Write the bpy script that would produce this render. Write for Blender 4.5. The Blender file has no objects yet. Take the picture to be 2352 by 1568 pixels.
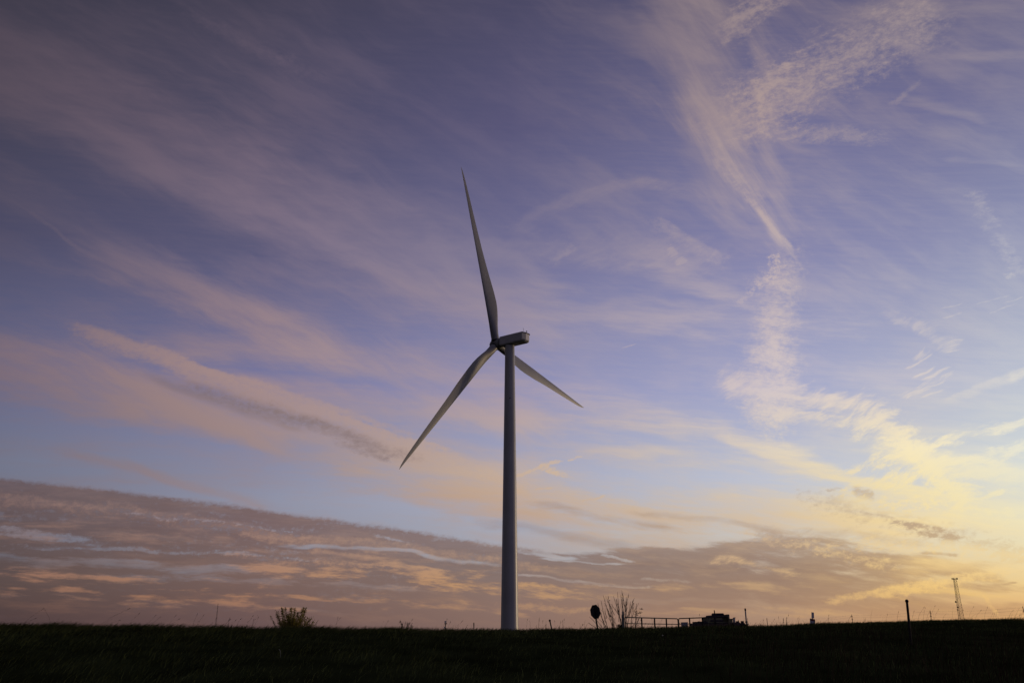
import bpy, math, random
import numpy as np
from mathutils import Vector, Matrix

random.seed(7)
RNG = np.random.default_rng(11)
SC = bpy.context.scene

# ------------------------------------------------------------------ camera
F_PX, W_PX, H_PX = 1960.0, 2352.0, 1568.0          # focal length in units of a 2352 px wide frame
PITCH = math.radians(18.9)
CAM_Z = 1.6
cam_d = bpy.data.cameras.new("camera")
cam = bpy.data.objects.new("camera", cam_d)
SC.collection.objects.link(cam)
cam.location = (0, 0, CAM_Z)
cam.rotation_euler = (math.pi / 2 + PITCH, 0, 0)
cam_d.sensor_width = 36.0
cam_d.lens = 36.0 * F_PX / W_PX
cam_d.clip_start = 0.1
cam_d.clip_end = 20000
SC.camera = cam
SC.view_settings.view_transform = 'Standard'
SC.view_settings.look = 'None'
SC.view_settings.exposure = 0
SC.view_settings.gamma = 1
SC.cycles.max_bounces = 4
SC.cycles.use_adaptive_sampling = True
SC.cycles.adaptive_threshold = 0.01
SC.cycles.adaptive_min_samples = 12

cp, sp = math.cos(PITCH), math.sin(PITCH)
R_, U_, F_ = Vector((1, 0, 0)), Vector((0, -sp, cp)), Vector((0, cp, sp))


def at(px, py, Y):
    """The world point at ground distance Y seen at (px, py) of the 2352 px wide photograph."""
    d = F_ + R_ * ((px - 1176) / F_PX) + U_ * ((784 - py) / F_PX)
    return Vector((0, 0, CAM_Z)) + d * (Y / d.y)


def q(px, py, Y):                                   # the same, read in the 2560 px wide photograph
    return at(px * 0.91875, py * 0.91875, Y)


# ------------------------------------------------------------------ sun
SUN_AZ, SUN_EL = math.radians(64), math.radians(2.0)   # clockwise from straight ahead (+Y)
sun_d = bpy.data.lights.new("sun", 'SUN')
sun_d.energy = 1.0
sun_d.angle = math.radians(10)
sun_d.color = (1.0, 0.72, 0.42)
sun = bpy.data.objects.new("sun", sun_d)
SC.collection.objects.link(sun)
sd = Vector((math.sin(SUN_AZ) * math.cos(SUN_EL), math.cos(SUN_AZ) * math.cos(SUN_EL), math.sin(SUN_EL)))
sun.rotation_euler = sd.to_track_quat('Z', 'Y').to_euler()
sun.location = (60, 30, 60)

# ------------------------------------------------------------------ sky
world = bpy.data.worlds.new("World")
SC.world = world
world.use_nodes = True
world.cycles.sampling_method = 'MANUAL'
world.cycles.sample_map_resolution = 512
NT = world.node_tree
NT.nodes.clear()


def sock(v, inp):
    if isinstance(v, S):
        NT.links.new(v.s, inp)
    else:
        inp.default_value = v


def math_node(op, *a, clamp=False):
    n = NT.nodes.new('ShaderNodeMath')
    n.operation = op
    n.use_clamp = clamp
    for i, v in enumerate(a):
        sock(v, n.inputs[i])
    return S(n.outputs[0])


class S:
    def __init__(self, s): self.s = s
    def __add__(self, o): return math_node('ADD', self, o)
    __radd__ = __add__
    def __sub__(self, o): return math_node('SUBTRACT', self, o)
    def __rsub__(self, o): return math_node('SUBTRACT', o, self)
    def __mul__(self, o): return math_node('MULTIPLY', self, o)
    __rmul__ = __mul__
    def __truediv__(self, o): return math_node('DIVIDE', self, o)


def madd(a, b, c): return math_node('MULTIPLY_ADD', a, b, c)
def vmax(a, b): return math_node('MAXIMUM', a, b)


def smooth(v, lo, hi, a=0.0, b=1.0):
    n = NT.nodes.new('ShaderNodeMapRange')
    n.interpolation_type = 'SMOOTHSTEP'
    n.clamp = False
    sock(v, n.inputs[0])
    for i, x in enumerate((lo, hi, a, b)):
        n.inputs[1 + i].default_value = x
    return S(n.outputs[0])


def linmap(v, lo, hi, a=0.0, b=1.0):                # unclamped
    k = (b - a) / (hi - lo)
    return madd(v, k, a - lo * k)


def dot(vec, xyz):
    n = NT.nodes.new('ShaderNodeVectorMath')
    n.operation = 'DOT_PRODUCT'
    NT.links.new(vec, n.inputs[0])
    n.inputs[1].default_value = xyz
    return S(n.outputs['Value'])


def comb(x, y):
    n = NT.nodes.new('ShaderNodeCombineXYZ')
    sock(x, n.inputs[0])
    sock(y, n.inputs[1])
    return n.outputs[0]


def noise(x, y, scale, detail, rough=0.5, dist=0.0):
    n = NT.nodes.new('ShaderNodeTexNoise')
    n.noise_dimensions = '2D'
    NT.links.new(comb(x, y), n.inputs['Vector'])
    n.inputs['Scale'].default_value = scale
    n.inputs['Detail'].default_value = detail
    n.inputs['Roughness'].default_value = rough
    n.inputs['Distortion'].default_value = dist
    return S(n.outputs[0])


def lin(c):
    return [((v / 255) / 12.92 if v / 255 <= 0.04045 else ((v / 255 + 0.055) / 1.055) ** 2.4) for v in c]


# Sky coordinates: the direction looked at, mapped conformally (stereographic about azimuth 0 deg, elevation 18.9 deg)
# to a plane in units of about 2.9 degrees; X grows to the right along the horizon, Y grows downwards to it.
def sky_xy(px, py):
    dx, dy = px - 1176, py - 784
    r = math.hypot(dx, dy)
    if r < 1e-6:
        return 11.76, 7.84
    k = 2 * F_PX * math.tan(math.atan(r / F_PX) / 2) / r / 100
    return 11.76 + dx * k, 7.84 + dy * k


tc = NT.nodes.new('ShaderNodeTexCoord')
dirv = tc.outputs['Generated']
den = dot(dirv, tuple(F_)) + 1.02
X = madd(dot(dirv, tuple(R_)) / den, 2 * F_PX / 100, 11.76)
Y = madd(dot(dirv, tuple(U_)) / den, -2 * F_PX / 100, 7.84)
X = math_node('MINIMUM', vmax(X, -40.0), 60.0)
Y = math_node('MINIMUM', vmax(Y, -40.0), 40.0)
# warp that makes edges wander
w1 = noise(X, Y, 0.45, 3, 0.5) - 0.5
w2 = noise(X + 31.7, Y - 12.3, 0.45, 3, 0.5) - 0.5
f1 = noise(X + 7.1, Y + 3.3, 2.6, 3, 0.6) - 0.5
WX = madd(f1, 0.10, madd(w1, 0.6, X))
WY = madd(f1, 0.05, madd(w2, 0.4, Y))
wv = comb(WX, WY)
softv = comb(madd(w1, 0.5, X), madd(w2, 0.35, Y))
rawv = comb(madd(w1, 0.12, X), madd(w2, 0.10, Y))


def fibre(angle, stretch, scale, detail, rough, lo, hi, ox=0.0, bend=0.0, straight=False):
    """Streaky noise whose fibres run at the given angle (degrees, downwards to the right)."""
    a = math.radians(angle)
    c, s = math.cos(a), math.sin(a)
    vec = rawv if straight else softv
    u = dot(vec, (c / stretch, s / stretch, 0))
    v = dot(vec, (-s, c, 0)) + ox
    if bend:
        v = madd(w1, bend, v)
    return linmap(noise(u, v, scale, detail, rough), lo, hi)


FA = fibre(26, 5.0, 1.5, 8, 0.62, 0.27, 0.73, 3.0, 0.8)
FB = fibre(-22, 3.4, 5.5, 8, 0.68, 0.28, 0.72, 9.0, 0.4)
FC = fibre(57, 7.0, 4.2, 8, 0.58, 0.24, 0.76, 17.0, 0.35)
FH = fibre(4, 9.0, 6.5, 8, 0.62, 0.28, 0.72, 23.0, 0.1, True)
FJ = fibre(5, 6.0, 4.5, 8, 0.64, 0.28, 0.72, 53.0, 0.15, True)
FG = fibre(5, 6.0, 2.2, 8, 0.64, 0.28, 0.72, 29.0, 0.2, True)
FK = linmap(noise(madd(w2, 0.5, X), Y * 1.5, 6.0, 8, 0.70), 0.28, 0.72)
FR = fibre(-30, 3.4, 6.5, 6, 0.60, 0.32, 0.68, 41.0, 0.5)
FL = linmap(noise(X * 0.7, Y, 0.5, 4, 0.55), 0.32, 0.68)
FM = fibre(3, 14.0, 11.0, 5, 0.65, 0.28, 0.72, 77.0, 0.1, True)
FIELD = dict(A=FA, B=FB, C=FC, H=FH, G=FG, K=FK, R=FR, L=FL, J=FJ, M=FM)
def ramp_col(stops, y):
    n = NT.nodes.new('ShaderNodeValToRGB')
    cr = n.color_ramp
    y0, y1 = -1.0, 15.0
    pts = [((sky_xy(1176, py)[1] - y0) / (y1 - y0), lin(c)) for py, c in stops]
    while len(cr.elements) < len(pts):
        cr.elements.new(0.5)
    for e, (p, c) in zip(cr.elements, pts):
        e.position = p
        e.color = (*c, 1)
    NT.links.new(linmap(y, y0, y1).s, n.inputs[0])   # the ramp clamps
    return n.outputs[0]


def mixc(fac, a, b):
    n = NT.nodes.new('ShaderNodeMix')
    n.data_type = 'RGBA'
    sock(fac, n.inputs[0])
    NT.links.new(a, n.inputs[6])
    NT.links.new(b, n.inputs[7])
    return n.outputs[2]


COLS = (0, 600, 1176, 1760, 2080, 2352)


def gradient(table):
    yy = Y
    out = None
    for i, (cx, stops) in enumerate(zip(COLS, table)):
        # rows follow the horizon of each column
        dy = (sky_xy(cx, 1455)[1] - sky_xy(1176, 1455)[1])
        r = ramp_col(stops, Y - dy)
        if out is None:
            out = r
        else:
            f = linmap(X, sky_xy(COLS[i - 1], 1000)[0], sky_xy(cx, 1000)[0])
            out = mixc(math_node('MINIMUM', vmax(f, 0.0), 1.0), out, r)
    return out


BASE = (
    ((0, (54, 50, 64)), (300, (61, 58, 78)), (600, (73, 71, 101)), (900, (98, 100, 138)), (1080, (112, 117, 142)), (1230, (110, 114, 134)), (1330, (84, 78, 88)), (1440, (74, 60, 66))),
    ((0, (63, 59, 79)), (300, (73, 71, 99)), (600, (89, 87, 123)), (900, (118, 118, 162)), (1150, (141, 145, 169)), (1280, (138, 139, 155)), (1350, (115, 102, 110)), (1440, (100, 82, 86))),
    ((0, (72, 69, 99)), (300, (85, 82, 121)), (600, (110, 108, 150)), (900, (142, 143, 186)), (1150, (168, 173, 196)), (1280, (163, 169, 184)), (1360, (150, 132, 130)), (1440, (130, 108, 104))),
    ((0, (90, 86, 122)), (300, (108, 107, 150)), (600, (130, 130, 175)), (900, (160, 165, 205)), (1100, (190, 196, 216)), (1230, (205, 200, 195)), (1350, (185, 155, 130)), (1440, (165, 130, 108))),
    ((0, (90, 87, 122)), (300, (106, 105, 148)), (600, (134, 136, 178)), (900, (172, 178, 208)), (1100, (210, 212, 215)), (1250, (230, 214, 182)), (1340, (220, 188, 138)), (1400, (198, 154, 112)), (1440, (184, 140, 104))),
    ((0, (95, 92, 128)), (300, (110, 110, 152)), (600, (140, 145, 183)), (900, (184, 192, 213)), (1100, (214, 221, 222)), (1250, (235, 224, 186)), (1340, (238, 206, 142)), (1400, (220, 170, 110)), (1440, (195, 145, 100))),
)
LIT = (
    ((0, (70, 61, 74)), (300, (92, 78, 92)), (600, (100, 87, 104)), (850, (130, 109, 121)), (1100, (130, 105, 105)), (1250, (150, 112, 100)), (1340, (150, 106, 88)), (1440, (96, 72, 72))),
    ((0, (86, 76, 94)), (300, (115, 98, 116)), (600, (135, 118, 138)), (850, (172, 142, 140)), (1050, (160, 135, 135)), (1280, (165, 125, 108)), (1350, (175, 125, 95)), (1440, (120, 92, 90))),
    ((0, (100, 90, 115)), (300, (110, 100, 130)), (600, (140, 130, 155)), (900, (180, 160, 170)), (1080, (205, 175, 150)), (1250, (185, 150, 130)), (1330, (195, 148, 105)), (1440, (150, 118, 105))),
    ((0, (172, 150, 146)), (300, (182, 158, 154)), (600, (198, 178, 178)), (900, (216, 201, 203)), (1040, (229, 213, 191)), (1130, (226, 203, 171)), (1250, (215, 180, 140)), (1350, (205, 165, 120)), (1440, (180, 140, 110))),
    ((0, (168, 148, 146)), (300, (172, 155, 158)), (600, (190, 182, 188)), (900, (228, 213, 205)), (1040, (253, 236, 192)), (1130, (252, 230, 170)), (1250, (246, 214, 150)), (1350, (240, 196, 118)), (1440, (205, 155, 105))),
    ((0, (156, 140, 144)), (300, (160, 151, 164)), (600, (185, 184, 198)), (900, (226, 222, 215)), (1050, (238, 235, 215)), (1200, (242, 232, 192)), (1350, (250, 208, 128)), (1440, (215, 162, 104))),
)
DARK = (
    ((850, (105, 90, 105)), (1120, (98, 80, 88)), (1250, (90, 74, 80)), (1350, (82, 67, 71)), (1440, (72, 57, 61))),
    ((850, (126, 107, 108)), (1000, (132, 112, 112)), (1200, (117, 92, 95)), (1300, (120, 94, 92)), (1440, (103, 80, 82))),
    ((1000, (136, 116, 122)), (1200, (140, 120, 122)), (1300, (128, 108, 107)), (1380, (138, 111, 104)), (1440, (135, 108, 100))),
    ((1000, (185, 175, 175)), (1200, (176, 150, 134)), (1300, (146, 119, 108)), (1380, (158, 126, 108)), (1440, (170, 132, 108))),
    ((1000, (205, 192, 185)), (1150, (198, 174, 146)), (1280, (188, 154, 118)), (1350, (178, 141, 108)), (1440, (180, 136, 102))),
    ((1000, (210, 205, 195)), (1150, (208, 190, 158)), (1280, (200, 168, 125)), (1350, (188, 150, 110)), (1440, (188, 140, 100))),
)


def make_stroke_group():
    """One cloud streak as a node group: a soft-edged band around a line in the sky, frayed by a noise field."""
    global NT
    keep, NT = NT, bpy.data.node_groups.new("cloud_streak", 'ShaderNodeTree')
    for nm in ("Coord", "Dir", "Nrm"):
        NT.interface.new_socket(nm, in_out='INPUT', socket_type='NodeSocketVector')
    for nm in ("U0", "V0", "TwoOverL", "Curve", "InvWp", "InvWn", "TaperK", "InvFe", "LFe", "Flat", "FieldA", "FieldB", "Rag", "Lo", "Hi", "Op", "Through"):
        NT.interface.new_socket(nm, in_out='INPUT', socket_type='NodeSocketFloat')
    NT.interface.new_socket("Light", in_out='OUTPUT', socket_type='NodeSocketFloat')
    gi = NT.nodes.new('NodeGroupInput')
    go = NT.nodes.new('NodeGroupOutput')
    g = {k.name: S(k) for k in gi.outputs if k.name}
    # each streak waits for the one before it (Cycles keeps few values at once)
    sc_ = NT.nodes.new('ShaderNodeVectorMath')
    sc_.operation = 'SCALE'
    NT.links.new(g["Coord"].s, sc_.inputs[0])
    NT.links.new(madd(g["Through"], 1e-7, 1.0).s, sc_.inputs['Scale'])
    g["Coord"] = S(sc_.outputs[0])

    def dotv(nm):
        n = NT.nodes.new('ShaderNodeVectorMath')
        n.operation = 'DOT_PRODUCT'
        NT.links.new(g["Coord"].s, n.inputs[0])
        NT.links.new(g[nm].s, n.inputs[1])
        return S(n.outputs['Value'])

    def sm(v, lo, hi, a, b):
        n = NT.nodes.new('ShaderNodeMapRange')
        n.interpolation_type = 'SMOOTHSTEP'
        n.clamp = False
        for i, x in enumerate((v, lo, hi, a, b)):
            sock(x, n.inputs[i])
        return S(n.outputs[0])
    u = dotv("Dir") + g["U0"]
    v = dotv("Nrm") + g["V0"]
    t = madd(u, g["TwoOverL"], -1.0)
    v = madd(madd(t, t, -1.0), g["Curve"], v)
    d = vmax(v * g["InvWp"], v * g["InvWn"])
    d = d / vmax(madd(u, g["TaperK"], 1.0), 0.05)
    e = vmax(vmax(u * (g["InvFe"] * -1.0), madd(u, g["InvFe"], g["LFe"])), 0.0)
    d = math_node('SQRT', madd(d, d, e * e))
    m = sm(d, g["Flat"], 1.0, 1.0, 0.0)
    m = madd(g["FieldB"], g["Rag"], madd(g["FieldA"], g["Rag"], m)) - g["Rag"]
    al = sm(m, g["Lo"], g["Hi"], 0.0, g["Op"]) * sm(d, 0.8, 1.2, 1.0, 0.0)
    k = al * 0.30                                   # the streak's own texture thins it in places
    al = madd(g["FieldA"], k, madd(g["FieldB"], k, al * 0.55))
    NT.links.new((vmax(1.0 - al, 0.0) * g["Through"]).s, go.inputs[0])
    grp, NT = NT, keep
    return grp


STREAK = make_stroke_group()


def stroke(x0, y0, x1, y1, wn, wp, fe, fld, rag, lo, hi, op, curve=0.0, taper=1.0, flat=0.0, warp=1, through=None):
    """What shines through one cloud streak between two sky points: wn / wp its half widths above and below the line, fe the
    length of its faded ends, fld the noise that frays it."""
    a, b = sky_xy(x0, y0), sky_xy(x1, y1)
    L = math.hypot(b[0] - a[0], b[1] - a[1])
    ux, uy = (b[0] - a[0]) / L, (b[1] - a[1]) / L
    n = NT.nodes.new('ShaderNodeGroup')
    n.node_tree = STREAK
    i = n.inputs
    NT.links.new((softv, wv, rawv)[warp], i["Coord"])
    i["Dir"].default_value = (ux, uy, 0)
    i["Nrm"].default_value = (-uy, ux, 0)
    NT.links.new(FIELD[fld[0]].s, i["FieldA"])
    NT.links.new(FIELD[fld[-1]].s, i["FieldB"])
    if through is None:
        i["Through"].default_value = 1.0
    else:
        NT.links.new(through.s, i["Through"])
    for k, v in dict(U0=-(a[0] * ux + a[1] * uy), V0=a[0] * uy - a[1] * ux, TwoOverL=2 / L, Curve=curve / 100, InvWp=100 / wp,
                     InvWn=-100 / wn, TaperK=(taper - 1) / L, InvFe=100 / fe, LFe=-L * 100 / fe, Flat=flat, Rag=rag / 2, Lo=lo, Hi=hi,
                     Op=op).items():
        i[k].default_value = v
    return S(n.outputs[0])


def layer(strokes):
    T = None
    for s in strokes:
        T = stroke(*s, through=T)
    return T                                        # what shines through


CIRRUS = [
    # pale veil over the whole upper left, and its brighter ridges
    (-200, 60, 1130, 680, 200, 190, 300, 'AG', 0.45, 0.05, 1.1, 0.85),
    (270, 300, 930, 640, 55, 55, 250, 'A', 0.7, 0.05, 1.32, 0.65),
    (430, 300, 820, 440, 40, 40, 200, 'A', 0.6, 0.05, 1.32, 0.38),
    (-100, 380, 700, 800, 90, 70, 250, 'A', 0.7, 0.05, 1.32, 0.43),
    (380, 640, 1150, 930, 80, 90, 250, 'A', 0.7, 0.05, 1.32, 0.70),
    (-200, 0, 700, 180, 170, 140, 300, 'A', 0.5, 0.05, 1.42, 0.38),
    (480, 60, 690, 170, 34, 34, 120, 'AK', 0.9, 0.20, 1.32, 0.49),
    (640, 140, 670, 145, 16, 16, 24, 'K', 1.0, 0.25, 1.32, 0.32),
    (90, 505, 210, 580, 10, 10, 60, 'AK', 0.8, 0.20, 1.12, 0.43),
    (1000, 560, 1075, 640, 60, 30, 60, 'A', 0.6, 0.05, 1.22, 0.38),
    # body of the long cloud
    (260, 785, 930, 1008, 22, 44, 120, 'AK', 0.7, 0.05, 1.0, 0.92),
    # pink bands on the left
    (-200, 800, 1150, 1090, 110, 100, 300, 'AG', 0.6, 0.05, 1.2, 0.60),
    (1000, 1150, 1500, 1236, 60, 40, 200, 'G', 0.7, 0.1, 1.2, 0.65),
    (-200, 745, 640, 1000, 80, 70, 200, 'A', 0.5, 0.05, 1.22, 0.97),
    (-100, 830, 420, 950, 34, 34, 160, 'A', 0.5, 0.05, 1.22, 0.59),
    (250, 930, 1120, 1080, 70, 60, 260, 'AG', 0.6, 0.05, 1.22, 0.81),
    (250, 1060, 560, 1140, 26, 20, 160, 'A', 0.7, 0.15, 1.22, 0.49),
    (560, 880, 1180, 960, 60, 60, 260, 'GA', 0.7, 0.10, 1.32, 0.65),
    (480, 780, 1100, 850, 60, 60, 260, 'AG', 0.8, 0.10, 1.32, 0.49),
    # big band of lit cloud above the strata, behind the tower
    (880, 1090, 1500, 1180, 46, 56, 260, 'G', 0.6, 0.05, 1.22, 0.76),
    (1400, 1175, 2000, 1200, 34, 50, 260, 'G', 0.7, 0.05, 1.22, 0.86),
    (900, 1010, 1160, 1110, 34, 30, 120, 'AK', 1.0, 0.15, 1.22, 0.70),
    (1190, 1090, 1270, 1060, 10, 9, 24, 'BK', 1.3, 0.25, 1.02, 0.85),
    (1240, 1075, 1290, 1092, 16, 14, 24, 'BK', 1.4, 0.30, 1.07, 0.96),
    (1300, 1055, 1330, 1047, 5, 5, 14, 'K', 1.0, 0.25, 1.02, 0.68),
    (1340, 1147, 1380, 1138, 6, 7, 16, 'BK', 1.0, 0.25, 1.02, 0.85),
    (1230, 1124, 1262, 1122, 5, 5, 16, 'K', 0.8, 0.25, 1.02, 0.63),
    # veils between the rotor and the feather
    (1230, 490, 1480, 430, 24, 40, 130, 'BG', 0.8, 0.1, 1.35, 0.48, -18),
    (1180, 570, 1560, 590, 80, 70, 200, 'GB', 0.8, 0.15, 1.32, 0.45),
    (1270, 600, 1300, 570, 30, 20, 30, 'BK', 1.3, 0.30, 1.32, 0.45),
    (1510, 520, 1640, 580, 16, 50, 70, 'AK', 0.9, 0.20, 1.22, 0.51),
    (1535, 580, 1560, 600, 12, 16, 20, 'R', 1.4, 0.35, 1.12, 0.45),
    (1200, 700, 1720, 740, 80, 80, 300, 'G', 0.9, 0.10, 1.32, 0.54),
    (1180, 890, 1560, 960, 50, 70, 200, 'GH', 0.9, 0.10, 1.32, 0.65),
    (1300, 960, 1600, 985, 30, 30, 160, 'GH', 0.9, 0.15, 1.32, 0.38),
    # the feather
    (1570, -80, 1660, 420, 190, 200, 120, 'CA', 0.45, 0.0, 1.25, 0.62, 0, 0.6),
    (1590, 235, 1795, 580, 120, 90, 80, 'C', 0.7, 0.05, 1.55, 0.62, 6, 0.12),
    (1600, 290, 1720, 450, 34, 34, 70, 'CK', 1.2, 0.25, 1.3, 0.45),
    (1650, 385, 1788, 558, 30, 26, 60, 'CK', 1.3, 0.2, 1.5, 0.72, 0, 0.35),
    (1735, 490, 1800, 575, 9, 9, 30, 'C', 0.8, 0.1, 1.2, 0.45),
    (1745, 120, 1775, 520, 70, 40, 120, 'C', 0.7, 0.15, 1.3, 0.35),
    # curdled fan on the upper right
    (1700, 280, 2080, 80, 150, 110, 120, 'BK', 1.2, 0.2, 1.4, 0.74),
    (1690, 260, 1800, 170, 40, 60, 60, 'BK', 1.3, 0.25, 1.22, 0.51),
    (1700, 60, 1850, -60, 80, 60, 120, 'BK', 1.3, 0.30, 1.32, 0.68),
    (1760, 305, 1960, 320, 34, 34, 100, 'BK', 1.2, 0.25, 1.3, 0.50),
    (1740, 200, 1748, 300, 14, 14, 30, 'K', 1.2, 0.25, 1.22, 0.45),
    (2048, 238, 2085, 208, 12, 12, 24, 'BK', 1.5, 0.35, 1.4, 0.30),
    (2180, 150, 2500, 140, 24, 18, 120, 'G', 0.7, 0.15, 1.22, 0.43),
    (2060, 30, 2500, 20, 60, 40, 200, 'G', 0.7, 0.15, 1.32, 0.38),
    (2180, 372, 2300, 378, 12, 12, 70, 'HG', 0.9, 0.2, 1.3, 0.32),
    (2100, 250, 2200, 280, 24, 16, 80, 'G', 0.8, 0.15, 1.32, 0.32),
    (2245, 470, 2330, 610, 34, 44, 60, 'BK', 1.5, 0.4, 1.5, 0.50),
    (2300, 630, 2312, 628, 10, 10, 12, 'K', 1.2, 0.30, 1.12, 0.57),
    # column below the feather
    (1770, 596, 1775, 640, 22, 18, 16, 'K', 1.3, 0.30, 1.17, 0.73),
    (1705, 690, 1755, 645, 26, 26, 36, 'K', 1.6, 0.5, 1.4, 0.42),
    (1790, 640, 1765, 960, 80, 90, 90, 'GK', 1.1, 0.15, 1.32, 0.96),
    (1770, 740, 1800, 880, 30, 36, 50, 'BK', 1.2, 0.25, 1.32, 0.57),
    (1540, 640, 1760, 700, 40, 40, 120, 'G', 0.8, 0.15, 1.22, 0.54),
    (1700, 880, 2010, 950, 60, 60, 80, 'RG', 1.2, 0.15, 1.27, 0.96),
    (1800, 960, 2040, 975, 24, 30, 60, 'B', 1.1, 0.20, 1.22, 0.79),
    (1960, 1000, 2040, 950, 30, 16, 40, 'BK', 1.1, 0.25, 1.22, 0.85),
    (1690, 1010, 1870, 1080, 60, 22, 100, 'G', 0.7, 0.10, 1.22, 0.86),
    (1300, 1020, 1800, 1070, 40, 40, 200, 'G', 0.8, 0.15, 1.22, 0.49),
    (2076, 836, 2122, 814, 5, 6, 20, 'BG', 0.9, 0.1, 1.1, 0.65),
    (2098, 858, 2130, 845, 4, 5, 16, 'BG', 0.9, 0.1, 1.1, 0.60),
    (2118, 866, 2164, 847, 5, 6, 20, 'BG', 0.9, 0.1, 1.1, 0.65),
    (2090, 815, 2180, 790, 16, 20, 30, 'R', 1.4, 0.45, 1.4, 0.45),
    (2110, 893, 2152, 876, 5, 5, 18, 'BG', 0.9, 0.1, 1.1, 0.55),
    (2124, 908, 2156, 895, 4, 5, 16, 'BG', 0.9, 0.1, 1.1, 0.45),
    (2080, 900, 2170, 860, 24, 24, 26, 'R', 1.5, 0.5, 1.5, 0.45),
    (2060, 740, 2150, 780, 40, 26, 60, 'BR', 1.3, 0.35, 1.37, 0.51),
    (2160, 705, 2202, 689, 3.2, 3.2, 14, 'K', 0.9, 0.2, 1.2, 0.38),
    (2160, 727, 2194, 712, 3.2, 3.2, 14, 'K', 0.9, 0.2, 1.2, 0.38),
    (2248, 691, 2296, 676, 3.2, 3.2, 14, 'K', 0.9, 0.2, 1.2, 0.38),
    (2272, 712, 2302, 699, 3.2, 3.2, 14, 'K', 0.9, 0.2, 1.2, 0.38),
    (2302, 688, 2322, 682, 2.4, 2.4, 10, 'K', 0.5, 0.15, 1.02, 0.45),
    (1425, 797, 1450, 790, 3, 3, 12, 'K', 0.5, 0.15, 1.02, 0.45),
    (2200, 905, 2400, 825, 10, 26, 50, 'BG', 0.7, 0.15, 1.12, 0.51),
    (2060, 1000, 2200, 1130, 60, 60, 60, 'KB', 0.9, 0.0, 1.1, 0.95),
    (2060, 1040, 2300, 1090, 50, 60, 100, 'BG', 0.9, 0.1, 1.2, 0.60),
    (2310, 870, 2420, 830, 14, 18, 30, 'BK', 0.8, 0.15, 1.12, 0.68),
    # bright streaks towards the glow
    (1950, 1072, 2400, 950, 22, 26, 120, 'B', 1.2, 0.25, 1.22, 0.91),
    (2000, 1100, 2420, 1010, 26, 40, 120, 'B', 1.2, 0.25, 1.22, 0.85),
    (2170, 1090, 2420, 1070, 30, 30, 120, 'BG', 1.1, 0.25, 1.22, 0.63),
    (2075, 1010, 2185, 1120, 34, 44, 50, 'BK', 1.0, 0.10, 1.22, 0.91),
    (1880, 1090, 2120, 1130, 30, 30, 100, 'G', 0.8, 0.15, 1.22, 0.65),
    (1700, 1160, 2500, 1190, 80, 60, 260, 'G', 0.6, 0.05, 1.22, 0.81),
    (2180, 1162, 2275, 1128, 8, 10, 30, 'B', 1.2, 0.25, 1.12, 0.85),
    (2190, 1108, 2240, 1112, 5, 6, 20, 'B', 1.0, 0.25, 1.12, 0.63),
]
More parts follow.
